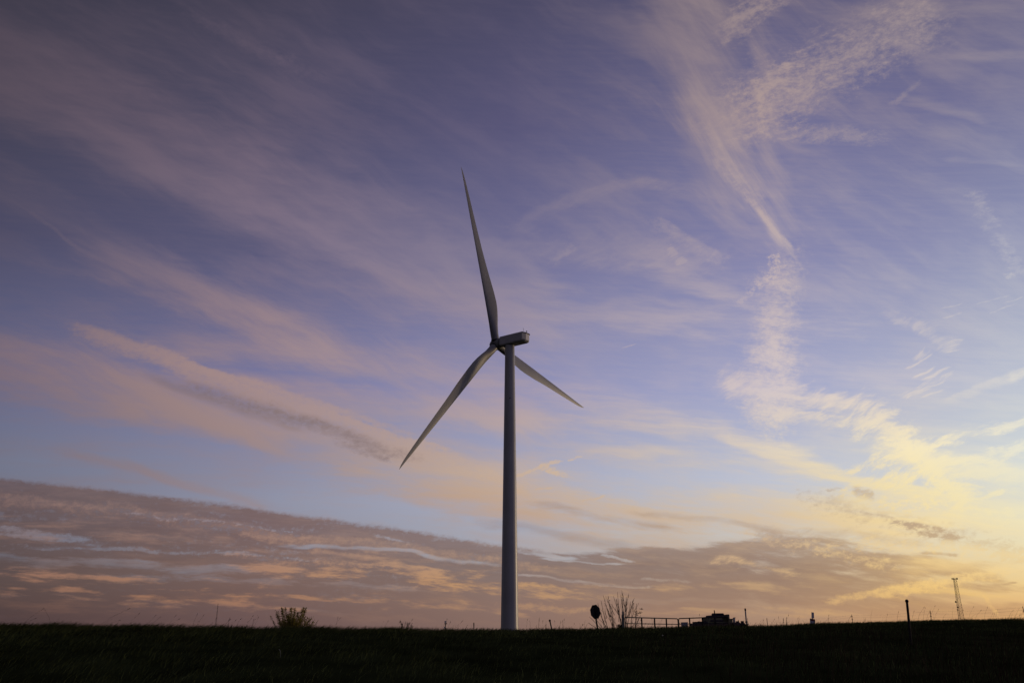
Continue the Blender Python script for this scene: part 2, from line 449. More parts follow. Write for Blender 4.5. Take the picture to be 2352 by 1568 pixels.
STRATA = [
    # long cloud of the left: its shaded underside
    (400, 884, 660, 970, 22, 20, 120, 'AG', 0.9, 0.15, 1.3, 0.55),
    (500, 902, 870, 1022, 36, 28, 130, 'AK', 1.0, 0.1, 1.35, 0.80),
    (560, 915, 780, 985, 16, 16, 80, 'AK', 1.2, 0.25, 1.4, 0.45),
    (800, 1022, 890, 1044, 20, 18, 46, 'AK', 1.1, 0.15, 1.2, 0.75),
    # the grey bank along the left horizon
    (-400, 1100, 1260, 1306, 50, 420, 160, 'GK', 0.7, 0.1, 1.0, 1.28, 0, 1.0, 0.5, 2),
    (1080, 1298, 1620, 1274, 30, 200, 160, 'J', 0.8, 0.12, 0.9, 1.20, 0, 1.0, 0.4, 2),
    # brown wedge on the right
    (1380, 1300, 1820, 1262, 46, 150, 180, 'J', 0.8, 0.1, 1.0, 1.15, 0, 1.0, 0.3, 2),
    (1770, 1226, 1960, 1264, 22, 50, 80, 'KJ', 1.1, 0.2, 1.2, 0.95, 0, 1.0, 0.1, 2),
    (1850, 1272, 2210, 1306, 36, 60, 140, 'J', 0.8, 0.1, 1.1, 1.15, -10, 0.8, 0.0, 2),
    (1200, 1340, 1980, 1355, 70, 70, 260, 'J', 0.6, 0.05, 1.0, 1.0, 0, 1.0, 0.2, 2),
    (1940, 1318, 2210, 1296, 18, 20, 80, 'J', 0.8, 0.15, 1.1, 1.0, 0, 1.0, 0.0, 2),
    (2060, 1394, 2400, 1385, 24, 34, 120, 'J', 0.8, 0.15, 1.1, 0.85, 0, 1.0, 0.0, 2),
    (2100, 1330, 2400, 1348, 16, 18, 90, 'J', 0.9, 0.2, 1.2, 0.70, 0, 1.0, 0.0, 2),
    # small dark puffs before the glow
    (1880, 1150, 2330, 1260, 60, 60, 120, 'BK', 1.6, 0.5, 1.5, 0.55),
    (1800, 1215, 2100, 1240, 26, 26, 120, 'BG', 1.3, 0.4, 1.4, 0.45),
    (1948, 1126, 1986, 1130, 26, 24, 20, 'KB', 1.2, 0.25, 1.25, 1.19),
    (1965, 1174, 2030, 1180, 9, 9, 24, 'HK', 1.1, 0.3, 1.2, 0.75),
    (2045, 1192, 2150, 1206, 17, 17, 36, 'BK', 1.4, 0.3, 1.2, 1.19),
    (2110, 1214, 2190, 1228, 12, 12, 30, 'BK', 1.4, 0.3, 1.2, 1.19),
    (2118, 1263, 2172, 1267, 8, 8, 24, 'HK', 0.9, 0.25, 1.1, 0.94),
    (1885, 1124, 1910, 1120, 7, 7, 18, 'K', 1.0, 0.3, 1.2, 0.56),
    (2290, 1335, 2310, 1330, 5, 6, 14, 'H', 0.8, 0.3, 1.0, 0.62),
    (1500, 1180, 1740, 1205, 14, 16, 120, 'G', 0.8, 0.2, 1.3, 0.56),
    (1290, 1165, 1480, 1200, 16, 24, 120, 'G', 0.8, 0.2, 1.3, 0.56),
    (1160, 1200, 1400, 1240, 20, 24, 120, 'GJ', 0.8, 0.2, 1.3, 0.44),
]
GAPS = [
    # slots of blue in the bank
    (-100, 1198, 190, 1228, 13, 15, 60, 'HK', 1.3, 0.15, 0.95, 1.00),
    (-60, 1216, 230, 1240, 9, 9, 60, 'HK', 1.6, 0.4, 1.2, 0.80),
    (150, 1250, 700, 1276, 11, 11, 160, 'HK', 1.8, 0.55, 1.3, 0.75),
    (-100, 1272, 520, 1304, 20, 22, 160, 'J', 1.4, 0.35, 1.3, 0.70),
    (720, 1246, 1085, 1284, 8, 9, 110, 'HJ', 1.0, 0.1, 1.0, 0.95, -2),
    (865, 1230, 935, 1246, 9, 8, 30, 'KH', 1.5, 0.4, 1.2, 0.80),
    (300, 1178, 640, 1206, 7, 9, 80, 'K', 1.8, 0.6, 1.5, 0.60),
    (1180, 1260, 1310, 1273, 11, 9, 50, 'HJ', 1.3, 0.25, 1.05, 1.0),
    (1270, 1277, 1400, 1283, 5, 5, 50, 'HJ', 1.2, 0.25, 1.05, 0.9),
    (1390, 1267, 1440, 1277, 6, 6, 20, 'HK', 1.4, 0.35, 1.1, 0.75),
    (1200, 1314, 1430, 1329, 6, 6, 110, 'HJ', 1.3, 0.25, 1.2, 0.85),
    (1360, 1328, 1470, 1334, 5, 5, 40, 'HK', 1.2, 0.3, 1.1, 0.80),
    (1480, 1318, 1560, 1326, 7, 7, 40, 'HK', 1.3, 0.4, 1.2, 0.50),
    (1440, 1362, 1640, 1372, 12, 12, 120, 'H', 0.9, 0.3, 1.3, 0.40),
    (300, 1320, 900, 1345, 18, 16, 200, 'J', 1.5, 0.55, 1.3, 0.50),
    (0, 1360, 700, 1395, 18, 16, 200, 'J', 1.5, 0.55, 1.3, 0.45),
]
GLOW = [
    # light caught on the upper edges
    (225, 762, 520, 856, 18, 26, 80, 'AK', 0.9, 0.1, 1.2, 0.90),
    (470, 838, 900, 976, 14, 19, 110, 'AK', 1.0, 0.1, 1.2, 0.84),
    (720, 934, 880, 984, 14, 17, 60, 'AK', 0.9, 0.05, 0.95, 1.05),
    (860, 985, 1010, 1028, 12, 14, 60, 'AK', 1.2, 0.2, 1.1, 0.78),
    (-100, 1122, 640, 1214, 20, 50, 160, 'KG', 1.5, 0.35, 1.6, 0.75),
    (600, 1212, 1180, 1284, 16, 40, 160, 'KG', 1.5, 0.35, 1.6, 0.60),
    (-100, 1190, 900, 1290, 44, 44, 200, 'J', 1.4, 0.6, 1.7, 0.45),
    (-200, 1300, 560, 1350, 24, 22, 160, 'J', 1.7, 0.55, 1.5, 0.95),
    (120, 1350, 640, 1392, 18, 18, 120, 'J', 1.6, 0.5, 1.4, 0.90),
    (-100, 1350, 300, 1375, 14, 14, 160, 'J', 1.6, 0.6, 1.5, 0.67),
    (560, 1275, 900, 1300, 18, 18, 100, 'JK', 1.6, 0.5, 1.4, 0.78),
    (730, 1258, 850, 1278, 11, 11, 40, 'AK', 1.3, 0.3, 1.2, 0.73),
    (640, 1300, 1280, 1352, 34, 36, 160, 'J', 1.6, 0.45, 1.4, 1.06),
    (900, 1295, 1160, 1350, 18, 20, 100, 'J', 1.2, 0.3, 1.3, 0.73),
    (600, 1362, 1160, 1400, 20, 18, 160, 'J', 1.6, 0.55, 1.4, 0.84),
    (1190, 1380, 1330, 1384, 18, 20, 80, 'JK', 1.4, 0.35, 1.2, 0.84),
    (1180, 1330, 1290, 1338, 11, 12, 50, 'JK', 1.5, 0.4, 1.2, 0.67),
    (1640, 1280, 1800, 1298, 18, 20, 60, 'JB', 1.5, 0.45, 1.3, 0.84),
    (1480, 1392, 1880, 1406, 13, 13, 140, 'H', 1.1, 0.25, 1.3, 0.78),
    (1760, 1388, 1880, 1402, 12, 12, 60, 'HK', 1.2, 0.3, 1.2, 0.62),
    (1740, 1226, 2020, 1284, 34, 34, 80, 'KB', 1.8, 0.6, 1.5, 0.73),
    (1925, 1374, 2120, 1334, 18, 20, 50, 'KJ', 1.3, 0.25, 1.2, 1.06),
    (2040, 1348, 2260, 1310, 26, 30, 70, 'JK', 1.1, 0.2, 1.2, 0.90),
    (2120, 1300, 2400, 1290, 44, 24, 120, 'G', 0.8, 0.1, 1.2, 0.78),
    (2240, 1362, 2268, 1398, 9, 11, 18, 'K', 1.1, 0.3, 1.1, 0.62),
    (2100, 1350, 2400, 1372, 14, 14, 120, 'J', 1.2, 0.35, 1.3, 0.62),
    (1380, 1330, 1760, 1340, 20, 20, 160, 'J', 1.3, 0.5, 1.5, 0.45),
    (1940, 1108, 2000, 1112, 12, 8, 20, 'KB', 1.2, 0.3, 1.1, 0.62),
    (2050, 1180, 2190, 1204, 9, 8, 30, 'BK', 1.3, 0.4, 1.2, 0.70),
    (1960, 1140, 2400, 1190, 50, 50, 120, 'BK', 1.8, 0.55, 1.5, 0.90),
    (1980, 1240, 2400, 1270, 36, 36, 120, 'BK', 1.6, 0.5, 1.4, 0.70),
]
T1 = layer(CIRRUS)
# faint general streakiness everywhere
mixhi = smooth(Y, 6.0, 10.0)
streak = madd(mixhi, FG - FA, FA)
T1 = T1 * (1.0 - smooth(madd(FL, 0.5, streak), 0.40, 1.5, 0.0, 0.34))
T1 = T1 * linmap(FM, 0.0, 1.0, 0.90, 1.0)
base_c = gradient(BASE)
lit_c = gradient(LIT)
sky_c = mixc(T1, lit_c, base_c)
T2 = layer(STRATA)
TG = layer(GAPS)
a2 = (1.0 - T2) * TG
dark_c = mixc(smooth(madd(FG, 0.5, FJ), 0.6, 1.6, 0.0, 0.34), gradient(DARK), lit_c)
# the bank itself is layered: thin places let some of the sky through
a2 = a2 * math_node('MINIMUM', linmap(madd(FM, 0.4, FH), 0.0, 1.4, 0.88, 1.02), 1.0)
sky_c = mixc(a2, sky_c, dark_c)
T3 = layer(GLOW)
sky_c = mixc(T3, lit_c, sky_c)
hs = NT.nodes.new('ShaderNodeHueSaturation')
hs.inputs['Saturation'].default_value = 0.95
NT.links.new(sky_c, hs.inputs['Color'])
sky_c = hs.outputs[0]

nish = NT.nodes.new('ShaderNodeTexSky')
nish.sky_type = 'NISHITA'
nish.sun_disc = False
nish.sun_elevation = SUN_EL
nish.sun_rotation = SUN_AZ
bg1 = NT.nodes.new('ShaderNodeBackground')
NT.links.new(nish.outputs[0], bg1.inputs[0])
bg1.inputs[1].default_value = 0.012
bg2 = NT.nodes.new('ShaderNodeBackground')
NT.links.new(sky_c, bg2.inputs[0])
bg2.inputs[1].default_value = 0.92
add = NT.nodes.new('ShaderNodeAddShader')
NT.links.new(bg1.outputs[0], add.inputs[0])
NT.links.new(bg2.outputs[0], add.inputs[1])
wo = NT.nodes.new('ShaderNodeOutputWorld')
NT.links.new(add.outputs[0], wo.inputs[0])
#@@OBJECTS@@
# ------------------------------------------------------------------ helpers for meshes and things
COL = SC.collection


def mat(name, col, rough=0.7, var=0.25, scale=3.0, metal=0.0, island=False, spec=0.3, bump=0.0, thin=0.0):
    m = bpy.data.materials.new(name)
    m.use_nodes = True
    nt = m.node_tree
    b = nt.nodes['Principled BSDF']
    b.inputs['Roughness'].default_value = rough
    b.inputs['Metallic'].default_value = metal
    b.inputs['Specular IOR Level'].default_value = spec
    tcn = nt.nodes.new('ShaderNodeTexCoord')
    nz = nt.nodes.new('ShaderNodeTexNoise')
    nz.inputs['Scale'].default_value = scale
    nz.inputs['Detail'].default_value = 5
    nt.links.new(tcn.outputs['Object'], nz.inputs['Vector'])
    r = nt.nodes.new('ShaderNodeValToRGB')
    lo = [max(0, c * (1 - var)) for c in col]
    hi = [min(1, c * (1 + var)) for c in col]
    r.color_ramp.elements[0].position, r.color_ramp.elements[0].color = 0.3, (*lo, 1)
    r.color_ramp.elements[1].position, r.color_ramp.elements[1].color = 0.7, (*hi, 1)
    nt.links.new(nz.outputs[0], r.inputs[0])
    out = r.outputs[0]
    if island:
        g = nt.nodes.new('ShaderNodeNewGeometry')
        mr = nt.nodes.new('ShaderNodeMapRange')
        mr.inputs[3].default_value, mr.inputs[4].default_value = 0.45, 1.6
        nt.links.new(g.outputs['Random Per Island'], mr.inputs[0])
        mx = nt.nodes.new('ShaderNodeVectorMath')
        mx.operation = 'SCALE'
        nt.links.new(out, mx.inputs[0])
        nt.links.new(mr.outputs[0], mx.inputs['Scale'])
        out = mx.outputs[0]
    nt.links.new(out, b.inputs['Base Color'])
    if thin:                                        # light also comes through the leaf
        tr = nt.nodes.new('ShaderNodeBsdfTranslucent')
        nt.links.new(out, tr.inputs[0])
        ms = nt.nodes.new('ShaderNodeMixShader')
        ms.inputs[0].default_value = thin
        nt.links.new(b.outputs[0], ms.inputs[1])
        nt.links.new(tr.outputs[0], ms.inputs[2])
        nt.links.new(ms.outputs[0], nt.nodes['Material Output'].inputs['Surface'])
    if bump:
        bp = nt.nodes.new('ShaderNodeBump')
        bp.inputs['Strength'].default_value = bump
        nt.links.new(nz.outputs[0], bp.inputs['Height'])
        nt.links.new(bp.outputs[0], b.inputs['Normal'])
    return m


M = dict(
    tower=mat('turbine_paint', (0.37, 0.37, 0.36), 0.36, 0.10, 0.12, spec=0.5),
    blade=mat('blade_gelcoat', (0.27, 0.275, 0.28), 0.42, 0.12, 0.15),
    nacelle=mat('nacelle_paint', (0.46, 0.455, 0.44), 0.55, 0.10, 0.5),
    tail=mat('tail_painted_light', (0.82, 0.80, 0.74), 0.5, 0.10, 1.2, 0.0, spec=0.4),  # whiter than the nacelle: low warm light on its rear put into the colour
    tailg=mat('tail_side_painted_light', (0.60, 0.58, 0.50), 0.5, 0.1, 1.2, 0.0, spec=0.3),  # the chamfer beside it, also lightened in colour to look lit
    hubm=mat('hub_paint', (0.20, 0.20, 0.19), 0.6, 0.2, 0.8),
    black=mat('dark_fitting', (0.02, 0.02, 0.02), 0.6, 0.3, 4),
    galv=mat('galvanised_steel', (0.10, 0.10, 0.10), 0.6, 0.3, 6, 0.2),
    gate=mat('gate_tube', (0.018, 0.015, 0.014), 0.7, 0.3, 6),
    rust=mat('rusted_steel', (0.024, 0.018, 0.016), 0.8, 0.4, 8),
    timber=mat('weathered_timber', (0.05, 0.04, 0.035), 0.9, 0.3, 10),
    pale=mat('pale_post', (0.15, 0.16, 0.13), 0.8, 0.2, 6),
    cream=mat('cream_cap', (0.55, 0.48, 0.32), 0.6, 0.1, 6),
    white=mat('white_sheet', (0.48, 0.48, 0.53), 0.5, 0.12, 5),
    maroon=mat('maroon_print', (0.16, 0.03, 0.04), 0.6, 0.1, 5),
    greyprint=mat('grey_print', (0.18, 0.17, 0.22), 0.7, 0.1, 5),
    signback=mat('sign_back', (0.045, 0.045, 0.052), 0.6, 0.2, 5, 0.2),
    wire=mat('fence_wire', (0.12, 0.10, 0.09), 0.7, 0.2, 5),
    wallp=mat('plant_cladding', (0.16, 0.155, 0.10), 0.85, 0.12, 0.12),
    wallb=mat('plant_brick', (0.09, 0.065, 0.06), 0.9, 0.2, 0.3),
    walld=mat('plant_dark_panel', (0.03, 0.026, 0.032), 0.8, 0.2, 0.2),
    silo=mat('silo_metal', (0.36, 0.33, 0.35), 0.6, 0.15, 0.3),
    stack=mat('stack_concrete', (0.40, 0.37, 0.38), 0.8, 0.15, 0.2),
    lattice=mat('lattice_steel', (0.10, 0.075, 0.055), 0.7, 0.2, 0.3),
    farlattice=mat('far_lattice_steel', (0.10, 0.07, 0.06), 0.7, 0.2, 0.3),
    grass=mat('grass_blades', (0.064, 0.076, 0.026), 1.0, 0.45, 0.35, island=True, spec=0.0),
    drygrass=mat('dry_grass', (0.048, 0.032, 0.018), 0.95, 0.35, 0.5, island=True, spec=0.05),
    stalk=mat('weed_stems', (0.06, 0.045, 0.03), 0.95, 0.3, 2, spec=0.05),
    soil=mat('grassy_ground', (0.022, 0.027, 0.010), 1.0, 0.5, 0.7, spec=0.0, bump=0.6),
    bark=mat('shrub_bark', (0.022, 0.016, 0.012), 0.9, 0.3, 6),
    yleaf=mat('yellowing_leaves', (0.27, 0.225, 0.045), 0.8, 0.4, 2.5, island=True, spec=0.1, thin=0.45),
    dleaf=mat('dark_leaves', (0.035, 0.026, 0.016), 0.85, 0.4, 3, island=True, spec=0.1),
    gleaf=mat('green_foliage', (0.045, 0.048, 0.020), 0.85, 0.4, 0.3, island=True, spec=0.1),
    pith=mat('bleached_stem', (0.45, 0.44, 0.38), 0.8, 0.1, 4),
)


class MB:
    def __init__(self):
        self.v, self.f = [], []

    def add(self, vs, fs):
        o = len(self.v)
        self.v += [tuple(x) for x in vs]
        self.f += [tuple(i + o for i in f) for f in fs]
        return self

    def box(self, lo, hi, mtx=None):
        x0, y0, z0 = lo
        x1, y1, z1 = hi
        vs = [Vector(p) for p in ((x0, y0, z0), (x1, y0, z0), (x1, y1, z0), (x0, y1, z0), (x0, y0, z1), (x1, y0, z1), (x1, y1, z1), (x0, y1, z1))]
        if mtx is not None:
            vs = [mtx @ p for p in vs]
        return self.add(vs, [(0, 3, 2, 1), (4, 5, 6, 7), (0, 1, 5, 4), (1, 2, 6, 5), (2, 3, 7, 6), (3, 0, 4, 7)])

    def tube(self, pts, rad, n=6, caps=True):
        pts = [Vector(p) for p in pts]
        if not hasattr(rad, '__len__'):
            rad = [rad] * len(pts)
        vs, fs = [], []
        for i, p in enumerate(pts):
            d = (pts[min(i + 1, len(pts) - 1)] - pts[max(i - 1, 0)]).normalized()
            ref = Vector((0, 0, 1)) if abs(d.z) < 0.9 else Vector((0, 1, 0))
            e = d.cross(ref).normalized()
            g = e.cross(d)
            for k in range(n):
                t = 2 * math.pi * k / n
                vs.append(p + (e * math.cos(t) + g * math.sin(t)) * rad[i])
        for i in range(len(pts) - 1):
            for k in range(n):
                fs.append((i * n + k, i * n + (k + 1) % n, (i + 1) * n + (k + 1) % n, (i + 1) * n + k))
        if caps:
            fs.append(tuple(range(n))[::-1])
            fs.append(tuple((len(pts) - 1) * n + k for k in range(n)))
        return self.add(vs, fs)

    def prism(self, ring, off):
        n = len(ring)
        ring = [Vector(p) for p in ring]
        off = Vector(off)
        return self.add(ring + [p + off for p in ring],
                        [tuple(range(n))[::-1], tuple(range(n, 2 * n))] + [(k, (k + 1) % n, n + (k + 1) % n, n + k) for k in range(n)])

    def ball(self, c, r, nu=14, nv=9, squash=1.0):
        c = Vector(c)
        vs = [c + Vector((0, 0, -r * squash))]
        for j in range(1, nv):
            t = math.pi * j / nv
            for i in range(nu):
                a = 2 * math.pi * i / nu
                vs.append(c + Vector((r * math.sin(t) * math.cos(a), r * math.sin(t) * math.sin(a), -r * squash * math.cos(t))))
        vs.append(c + Vector((0, 0, r * squash)))
        fs = [(0, 1 + (i + 1) % nu, 1 + i) for i in range(nu)]
        for j in range(nv - 2):
            for i in range(nu):
                a, b = 1 + j * nu, 1 + (j + 1) * nu
                fs.append((a + i, a + (i + 1) % nu, b + (i + 1) % nu, b + i))
        k = len(vs) - 1
        a = 1 + (nv - 2) * nu
        fs += [(a + i, a + (i + 1) % nu, k) for i in range(nu)]
        return self.add(vs, fs)

    def leaf(self, c, size):
        """One small leaf: a folded pair of triangles in a random direction."""
        d = Vector((random.gauss(0, 1), random.gauss(0, 1), random.gauss(0, 0.8))).normalized()
        e = d.cross(Vector((random.gauss(0, 1), random.gauss(0, 1), random.gauss(0, 1)))).normalized()
        g = d.cross(e)
        c = Vector(c)
        return self.add([c - d * size, c + e * size * 0.55 + g * size * 0.15, c + d * size, c - e * size * 0.55 + g * size * 0.15],
                        [(0, 1, 2), (0, 2, 3)])

    def build(self, name, m, parent=None, smooth_=False, loc=None):
        me = bpy.data.meshes.new(name)
        inv = Vector((0, 0, 0))
        if parent is not None:
            p = parent
            while p is not None:
                inv += p.location
                p = p.parent
        elif loc is not None:
            inv = Vector(loc)
        me.from_pydata([tuple(Vector(v) - inv) for v in self.v], [], self.f)
        me.materials.append(m)
        if smooth_:
            me.polygons.foreach_set('use_smooth', [True] * len(me.polygons))
        me.update()
        o = bpy.data.objects.new(name, me)
        COL.objects.link(o)
        o.parent = parent
        if parent is None and loc is not None:
            o.location = loc
        return o


def fix_normals(o):
    import bmesh
    bm = bmesh.new()
    bm.from_mesh(o.data)
    bmesh.ops.recalc_face_normals(bm, faces=bm.faces)
    bm.to_mesh(o.data)
    bm.free()


def tag(o, label, cat, group=None):
    o['label'] = label
    o['category'] = cat
    if group:
        o['group'] = group
    return o


def thing(name, loc, label, cat, group=None):
    o = bpy.data.objects.new(name, None)
    o.empty_display_size = 0.2
    COL.objects.link(o)
    o.location = loc
    return tag(o, label, cat, group)


def big_mesh(name, verts, faces_flat, sizes, m, label=None, kind=None, cat=None):
    me = bpy.data.meshes.new(name)
    me.vertices.add(len(verts))
    me.vertices.foreach_set('co', np.asarray(verts, np.float32).ravel())
    me.loops.add(len(faces_flat))
    me.loops.foreach_set('vertex_index', np.asarray(faces_flat, np.int32))
    sizes = np.asarray(sizes, np.int32)
    me.polygons.add(len(sizes))
    me.polygons.foreach_set('loop_start', np.concatenate(([0], np.cumsum(sizes)[:-1])).astype(np.int32))
    me.materials.append(m)
    me.update(calc_edges=True)
    me.validate()
    o = bpy.data.objects.new(name, me)
    COL.objects.link(o)
    if kind:
        o['kind'] = kind
    if label:
        o['label'] = label
    if cat:
        o['category'] = cat
    return o


# ------------------------------------------------------------------ terrain
# The brow of the bank the photographer stands below: (px, py) of its edge and its distance.
BROW = ((-1400, 1432, 36), (0, 1438, 36), (300, 1440, 36), (600, 1443, 37), (900, 1445, 38), (1176, 1446, 38), (1450, 1441, 39), (1600, 1439, 40),
        (1760, 1436, 41), (1900, 1431, 43), (2085, 1426, 45), (2200, 1423, 46), (2352, 1422, 47), (3600, 1412, 50))
_bx = np.array([at(a, b, c).x for a, b, c in BROW])
_bz = np.array([at(a, b, c).z for a, b, c in BROW]) - 0.09
_by = np.array([c for a, b, c in BROW], float)


def sstep(v, lo, hi):
    t = np.clip((np.asarray(v, float) - lo) / (hi - lo), 0, 1)
    return t * t * (3 - 2 * t)


def ground_z(x, y):
    x, y = np.asarray(x, float), np.asarray(y, float)
    yc, zc = np.interp(x, _bx, _by), np.interp(x, _bx, _bz)
    s = np.clip((y / yc - 0.25) / 0.75, 0, 1)
    front = zc * (1 - (1 - s) ** 2)
    zb = np.minimum(0.9 + 1.15 * sstep(x, 10, 26), zc - 0.12)
    back = zb + (zc - zb) * (1 - sstep(y - yc, 0, 14))
    z = np.where(y < yc, front, back)
    z = z + 0.05 * np.sin(x * 0.7 + 1.3) * np.sin(y * 0.55) * sstep(y, 6, 14) * (1 - sstep(y, yc - 6, yc)) \
        + 0.02 * np.sin(x * 1.9 + y * 0.3)
    far = sstep(y, 75, 260)
    return z * (1 - far) + (-1.0 + 0.4 * np.sin(x * 0.01) * np.sin(y * 0.013)) * far


def gz(x, y):
    return float(ground_z(x, y))


NA = 360
rad = np.concatenate((np.linspace(0.5, 14, 16), np.arange(14.5, 62, 0.5), np.geomspace(64, 9000, 46)))
ang = np.concatenate((np.linspace(-50, 50, 260), np.linspace(53, 307, 86))) * math.pi / 180
A, Rr = np.meshgrid(ang, rad)
gx, gy = Rr * np.sin(A), Rr * np.cos(A)
verts = np.stack((gx, gy, ground_z(gx, gy)), -1).reshape(-1, 3)
nr, na = A.shape
verts = np.vstack((verts, [[0, 0, 0]]))
ii, jj = np.meshgrid(np.arange(nr - 1), np.arange(na), indexing='ij')
j2 = (jj + 1) % na
quads = np.stack((ii * na + jj, (ii + 1) * na + jj, (ii + 1) * na + j2, ii * na + j2), -1).reshape(-1, 4)
tris = np.stack((np.full(na, nr * na), np.arange(na), (np.arange(na) + 1) % na), -1)
ground = big_mesh('ground', verts, np.concatenate((quads.ravel(), tris.ravel())), [4] * len(quads) + [3] * len(tris), M['soil'], kind='structure')


def blades(name, x, y, h, w, lean, m, label, turn=None):
    """Many grass blades as one mesh: each a bent strip of two quads and a tip."""
    n = len(x)
    z = ground_z(x, y) - 0.02
    t = RNG.uniform(0, math.pi, n) if turn is None else turn
    wx, wy = np.cos(t) * w / 2, np.sin(t) * w / 2
    P = np.empty((n, 7, 3))
    for k, (s, ww) in enumerate(((0, 1.0), (0.45, 0.85), (0.78, 0.55))):
        cx, cy, cz = x + lean[0] * h * s ** 1.7, y + lean[1] * h * s ** 1.7, z + h * s * (1 - 0.15 * s)
        P[:, 2 * k] = np.stack((cx - wx * ww, cy - wy * ww, cz), -1)
        P[:, 2 * k + 1] = np.stack((cx + wx * ww, cy + wy * ww, cz), -1)
    P[:, 6] = np.stack((x + lean[0] * h, y + lean[1] * h, z + h * 0.9), -1)
    base = (np.arange(n) * 7)[:, None]
    f4 = np.concatenate((base + [0, 1, 3, 2], base + [2, 3, 5, 4]), 1).reshape(-1)
    f3 = (base + [4, 5, 6]).reshape(-1)
    return big_mesh(name, P.reshape(-1, 3), np.concatenate((f4, f3)), [4] * (2 * n) + [3] * n, m, label, 'stuff', 'grass')


def patch(x, y):                                    # clumpiness of the sward
    return np.sin(x * 1.7 + 2 * np.sin(y * 0.9)) * np.sin(y * 2.1 + 1.5 * np.sin(x * 0.8)) * 0.5 + 0.5


n = 150000
y = np.concatenate((15 + 33 * RNG.uniform(0, 1, n // 2) ** 0.9, np.zeros(n - n // 2)))
x = RNG.uniform(-1, 1, n) * (0.66 * np.where(y > 0, y, 46) + 3)
near_brow = np.arange(n) >= n // 2
y = np.where(near_brow, np.interp(x, _bx, _by) + RNG.normal(-1.0, 2.4, n), y)
k = RNG.uniform(0, 1, n) < 0.35 + 0.65 * patch(x, y)
x, y = x[k], y[k]
n = len(x)
left = 1 - sstep(x, -14, 6)
tuft = patch(x * 0.6 + 4, y * 0.6)
h = (0.07 + 0.10 * RNG.uniform(0, 1, n) ** 2 + 0.09 * tuft ** 2) * (1 + 0.6 * left)
blades('grass', x, y, h, RNG.uniform(0.008, 0.018, n), (RNG.normal(0.25, 0.3, n) + 0.55 * left, RNG.normal(0, 0.35, n)), M['grass'],
       'short dark green grass covering the bank')
n = 9000
px = 1150 + 1350 * RNG.uniform(0, 1, n) ** 0.7
yy = RNG.uniform(15, 34, n)
xx = (px - 1176) / F_PX * (yy * cp)
k = RNG.uniform(0, 1, n) < sstep(px, 1150, 2000) * (0.3 + 0.7 * patch(xx * 0.5, yy * 0.5)) * (1 - sstep(yy, 24, 34))
xx, yy = xx[k], yy[k]
n = len(xx)
blades('tall_grass', xx, yy, RNG.uniform(0.22, 0.5, n), RNG.uniform(0.006, 0.012, n), (RNG.normal(0.1, 0.25, n), RNG.normal(0, 0.25, n)), M['drygrass'],
       'taller reddish brown dry grass on the lower right of the bank')
# thin fringe of dry seed-headed grass standing along the brow
n = 9000
xb = RNG.uniform(-30, 36, n)
xb = np.where(RNG.uniform(0, 1, n) < 0.35 * (1 - sstep(xb, -6, 2)), RNG.uniform(-2, 34, n), xb)
yb = np.interp(xb, _bx, _by) + RNG.uniform(-1.0, 5.0, n)
kk = RNG.uniform(0, 1, n) < (0.25 + 0.75 * patch(xb * 1.3, yb * 0.2)) * (1 - 0.68 * sstep(xb, 10, 18))
xb, yb = xb[kk], yb[kk]
n = len(xb)
blades('brow_grass', xb, yb, RNG.uniform(0.12, 0.32, n) * (0.7 + 0.7 * patch(xb * 0.37, xb * 0.11 + 2)) * (0.8 + 0.7 * RNG.uniform(0, 1, n) ** 4), RNG.uniform(0.008, 0.015, n),
       (RNG.normal(0.12, 0.25, n), RNG.normal(0, 0.2, n)), M['drygrass'], 'fringe of dry brown grass along the brow of the bank')

# ragged tufts of grass that break the line of the brow
nt = 420
tx = RNG.uniform(-28, 36, nt)
ty = np.interp(tx, _bx, _by) + RNG.normal(0.2, 1.2, nt)
tl = 1 - sstep(tx, -16, 4)
cnt = RNG.integers(8, 22, nt)
idx = np.repeat(np.arange(nt), cnt)
n = len(idx)
th = RNG.uniform(0.12, 0.30, nt) * (0.75 + 0.5 * tl)
spread = RNG.uniform(0.03, 0.14, nt)
blades('grass_tufts', tx[idx] + RNG.normal(0, 1, n) * spread[idx], ty[idx] + RNG.normal(0, 0.08, n), th[idx] * RNG.uniform(0.5, 1.15, n), RNG.uniform(0.012, 0.024, n),
       (RNG.normal(0.2, 0.35, n) + 0.7 * tl[idx], RNG.normal(0, 0.3, n)), M['grass'], 'ragged dark tufts of grass along the edge of the bank against the sky')

# tall single stems against the sky: (px of foot, px, py of tip)
stems = [(42, 98, 1398), (42, 80, 1420), (120, 102, 1398), (160, 125, 1428), (218, 295, 1398), (230, 258, 1420), (226, 274, 1424), (290, 318, 1410),
         (335, 356, 1414), (342, 366, 1418), (383, 402, 1415), (382, 410, 1422), (440, 452, 1412), (447, 466, 1414), (476, 496, 1420),
         (510, 524, 1425), (560, 580, 1415), (575, 592, 1412), (540, 552, 1422)]
for _ in range(26):
    a = random.uniform(480, 1150)
    stems.append((a, a + random.uniform(4, 18), random.uniform(1418, 1438)))
for _ in range(34):
    a = random.uniform(1200, 1560)
    stems.append((a, a + random.uniform(-3, 10), random.uniform(1422, 1436)))
for c, s, t in ((2212, 14, 1395), (2232, 12, 1396), (2242, 10, 1392), (2252, 8, 1400), (2270, 10, 1406)):
    stems.append((c * 0.98 - 60, c * 0.98 - 60 + s, t))
for _ in range(24):
    a = random.uniform(1990, 2352)
    stems.append((a, a + random.uniform(0, 12), random.uniform(1392, 1414)))
for _ in range(30):
    a = random.uniform(1560, 2000)
    stems.append((a, a + random.uniform(-2, 8), random.uniform(1412, 1428)))
mb = MB()
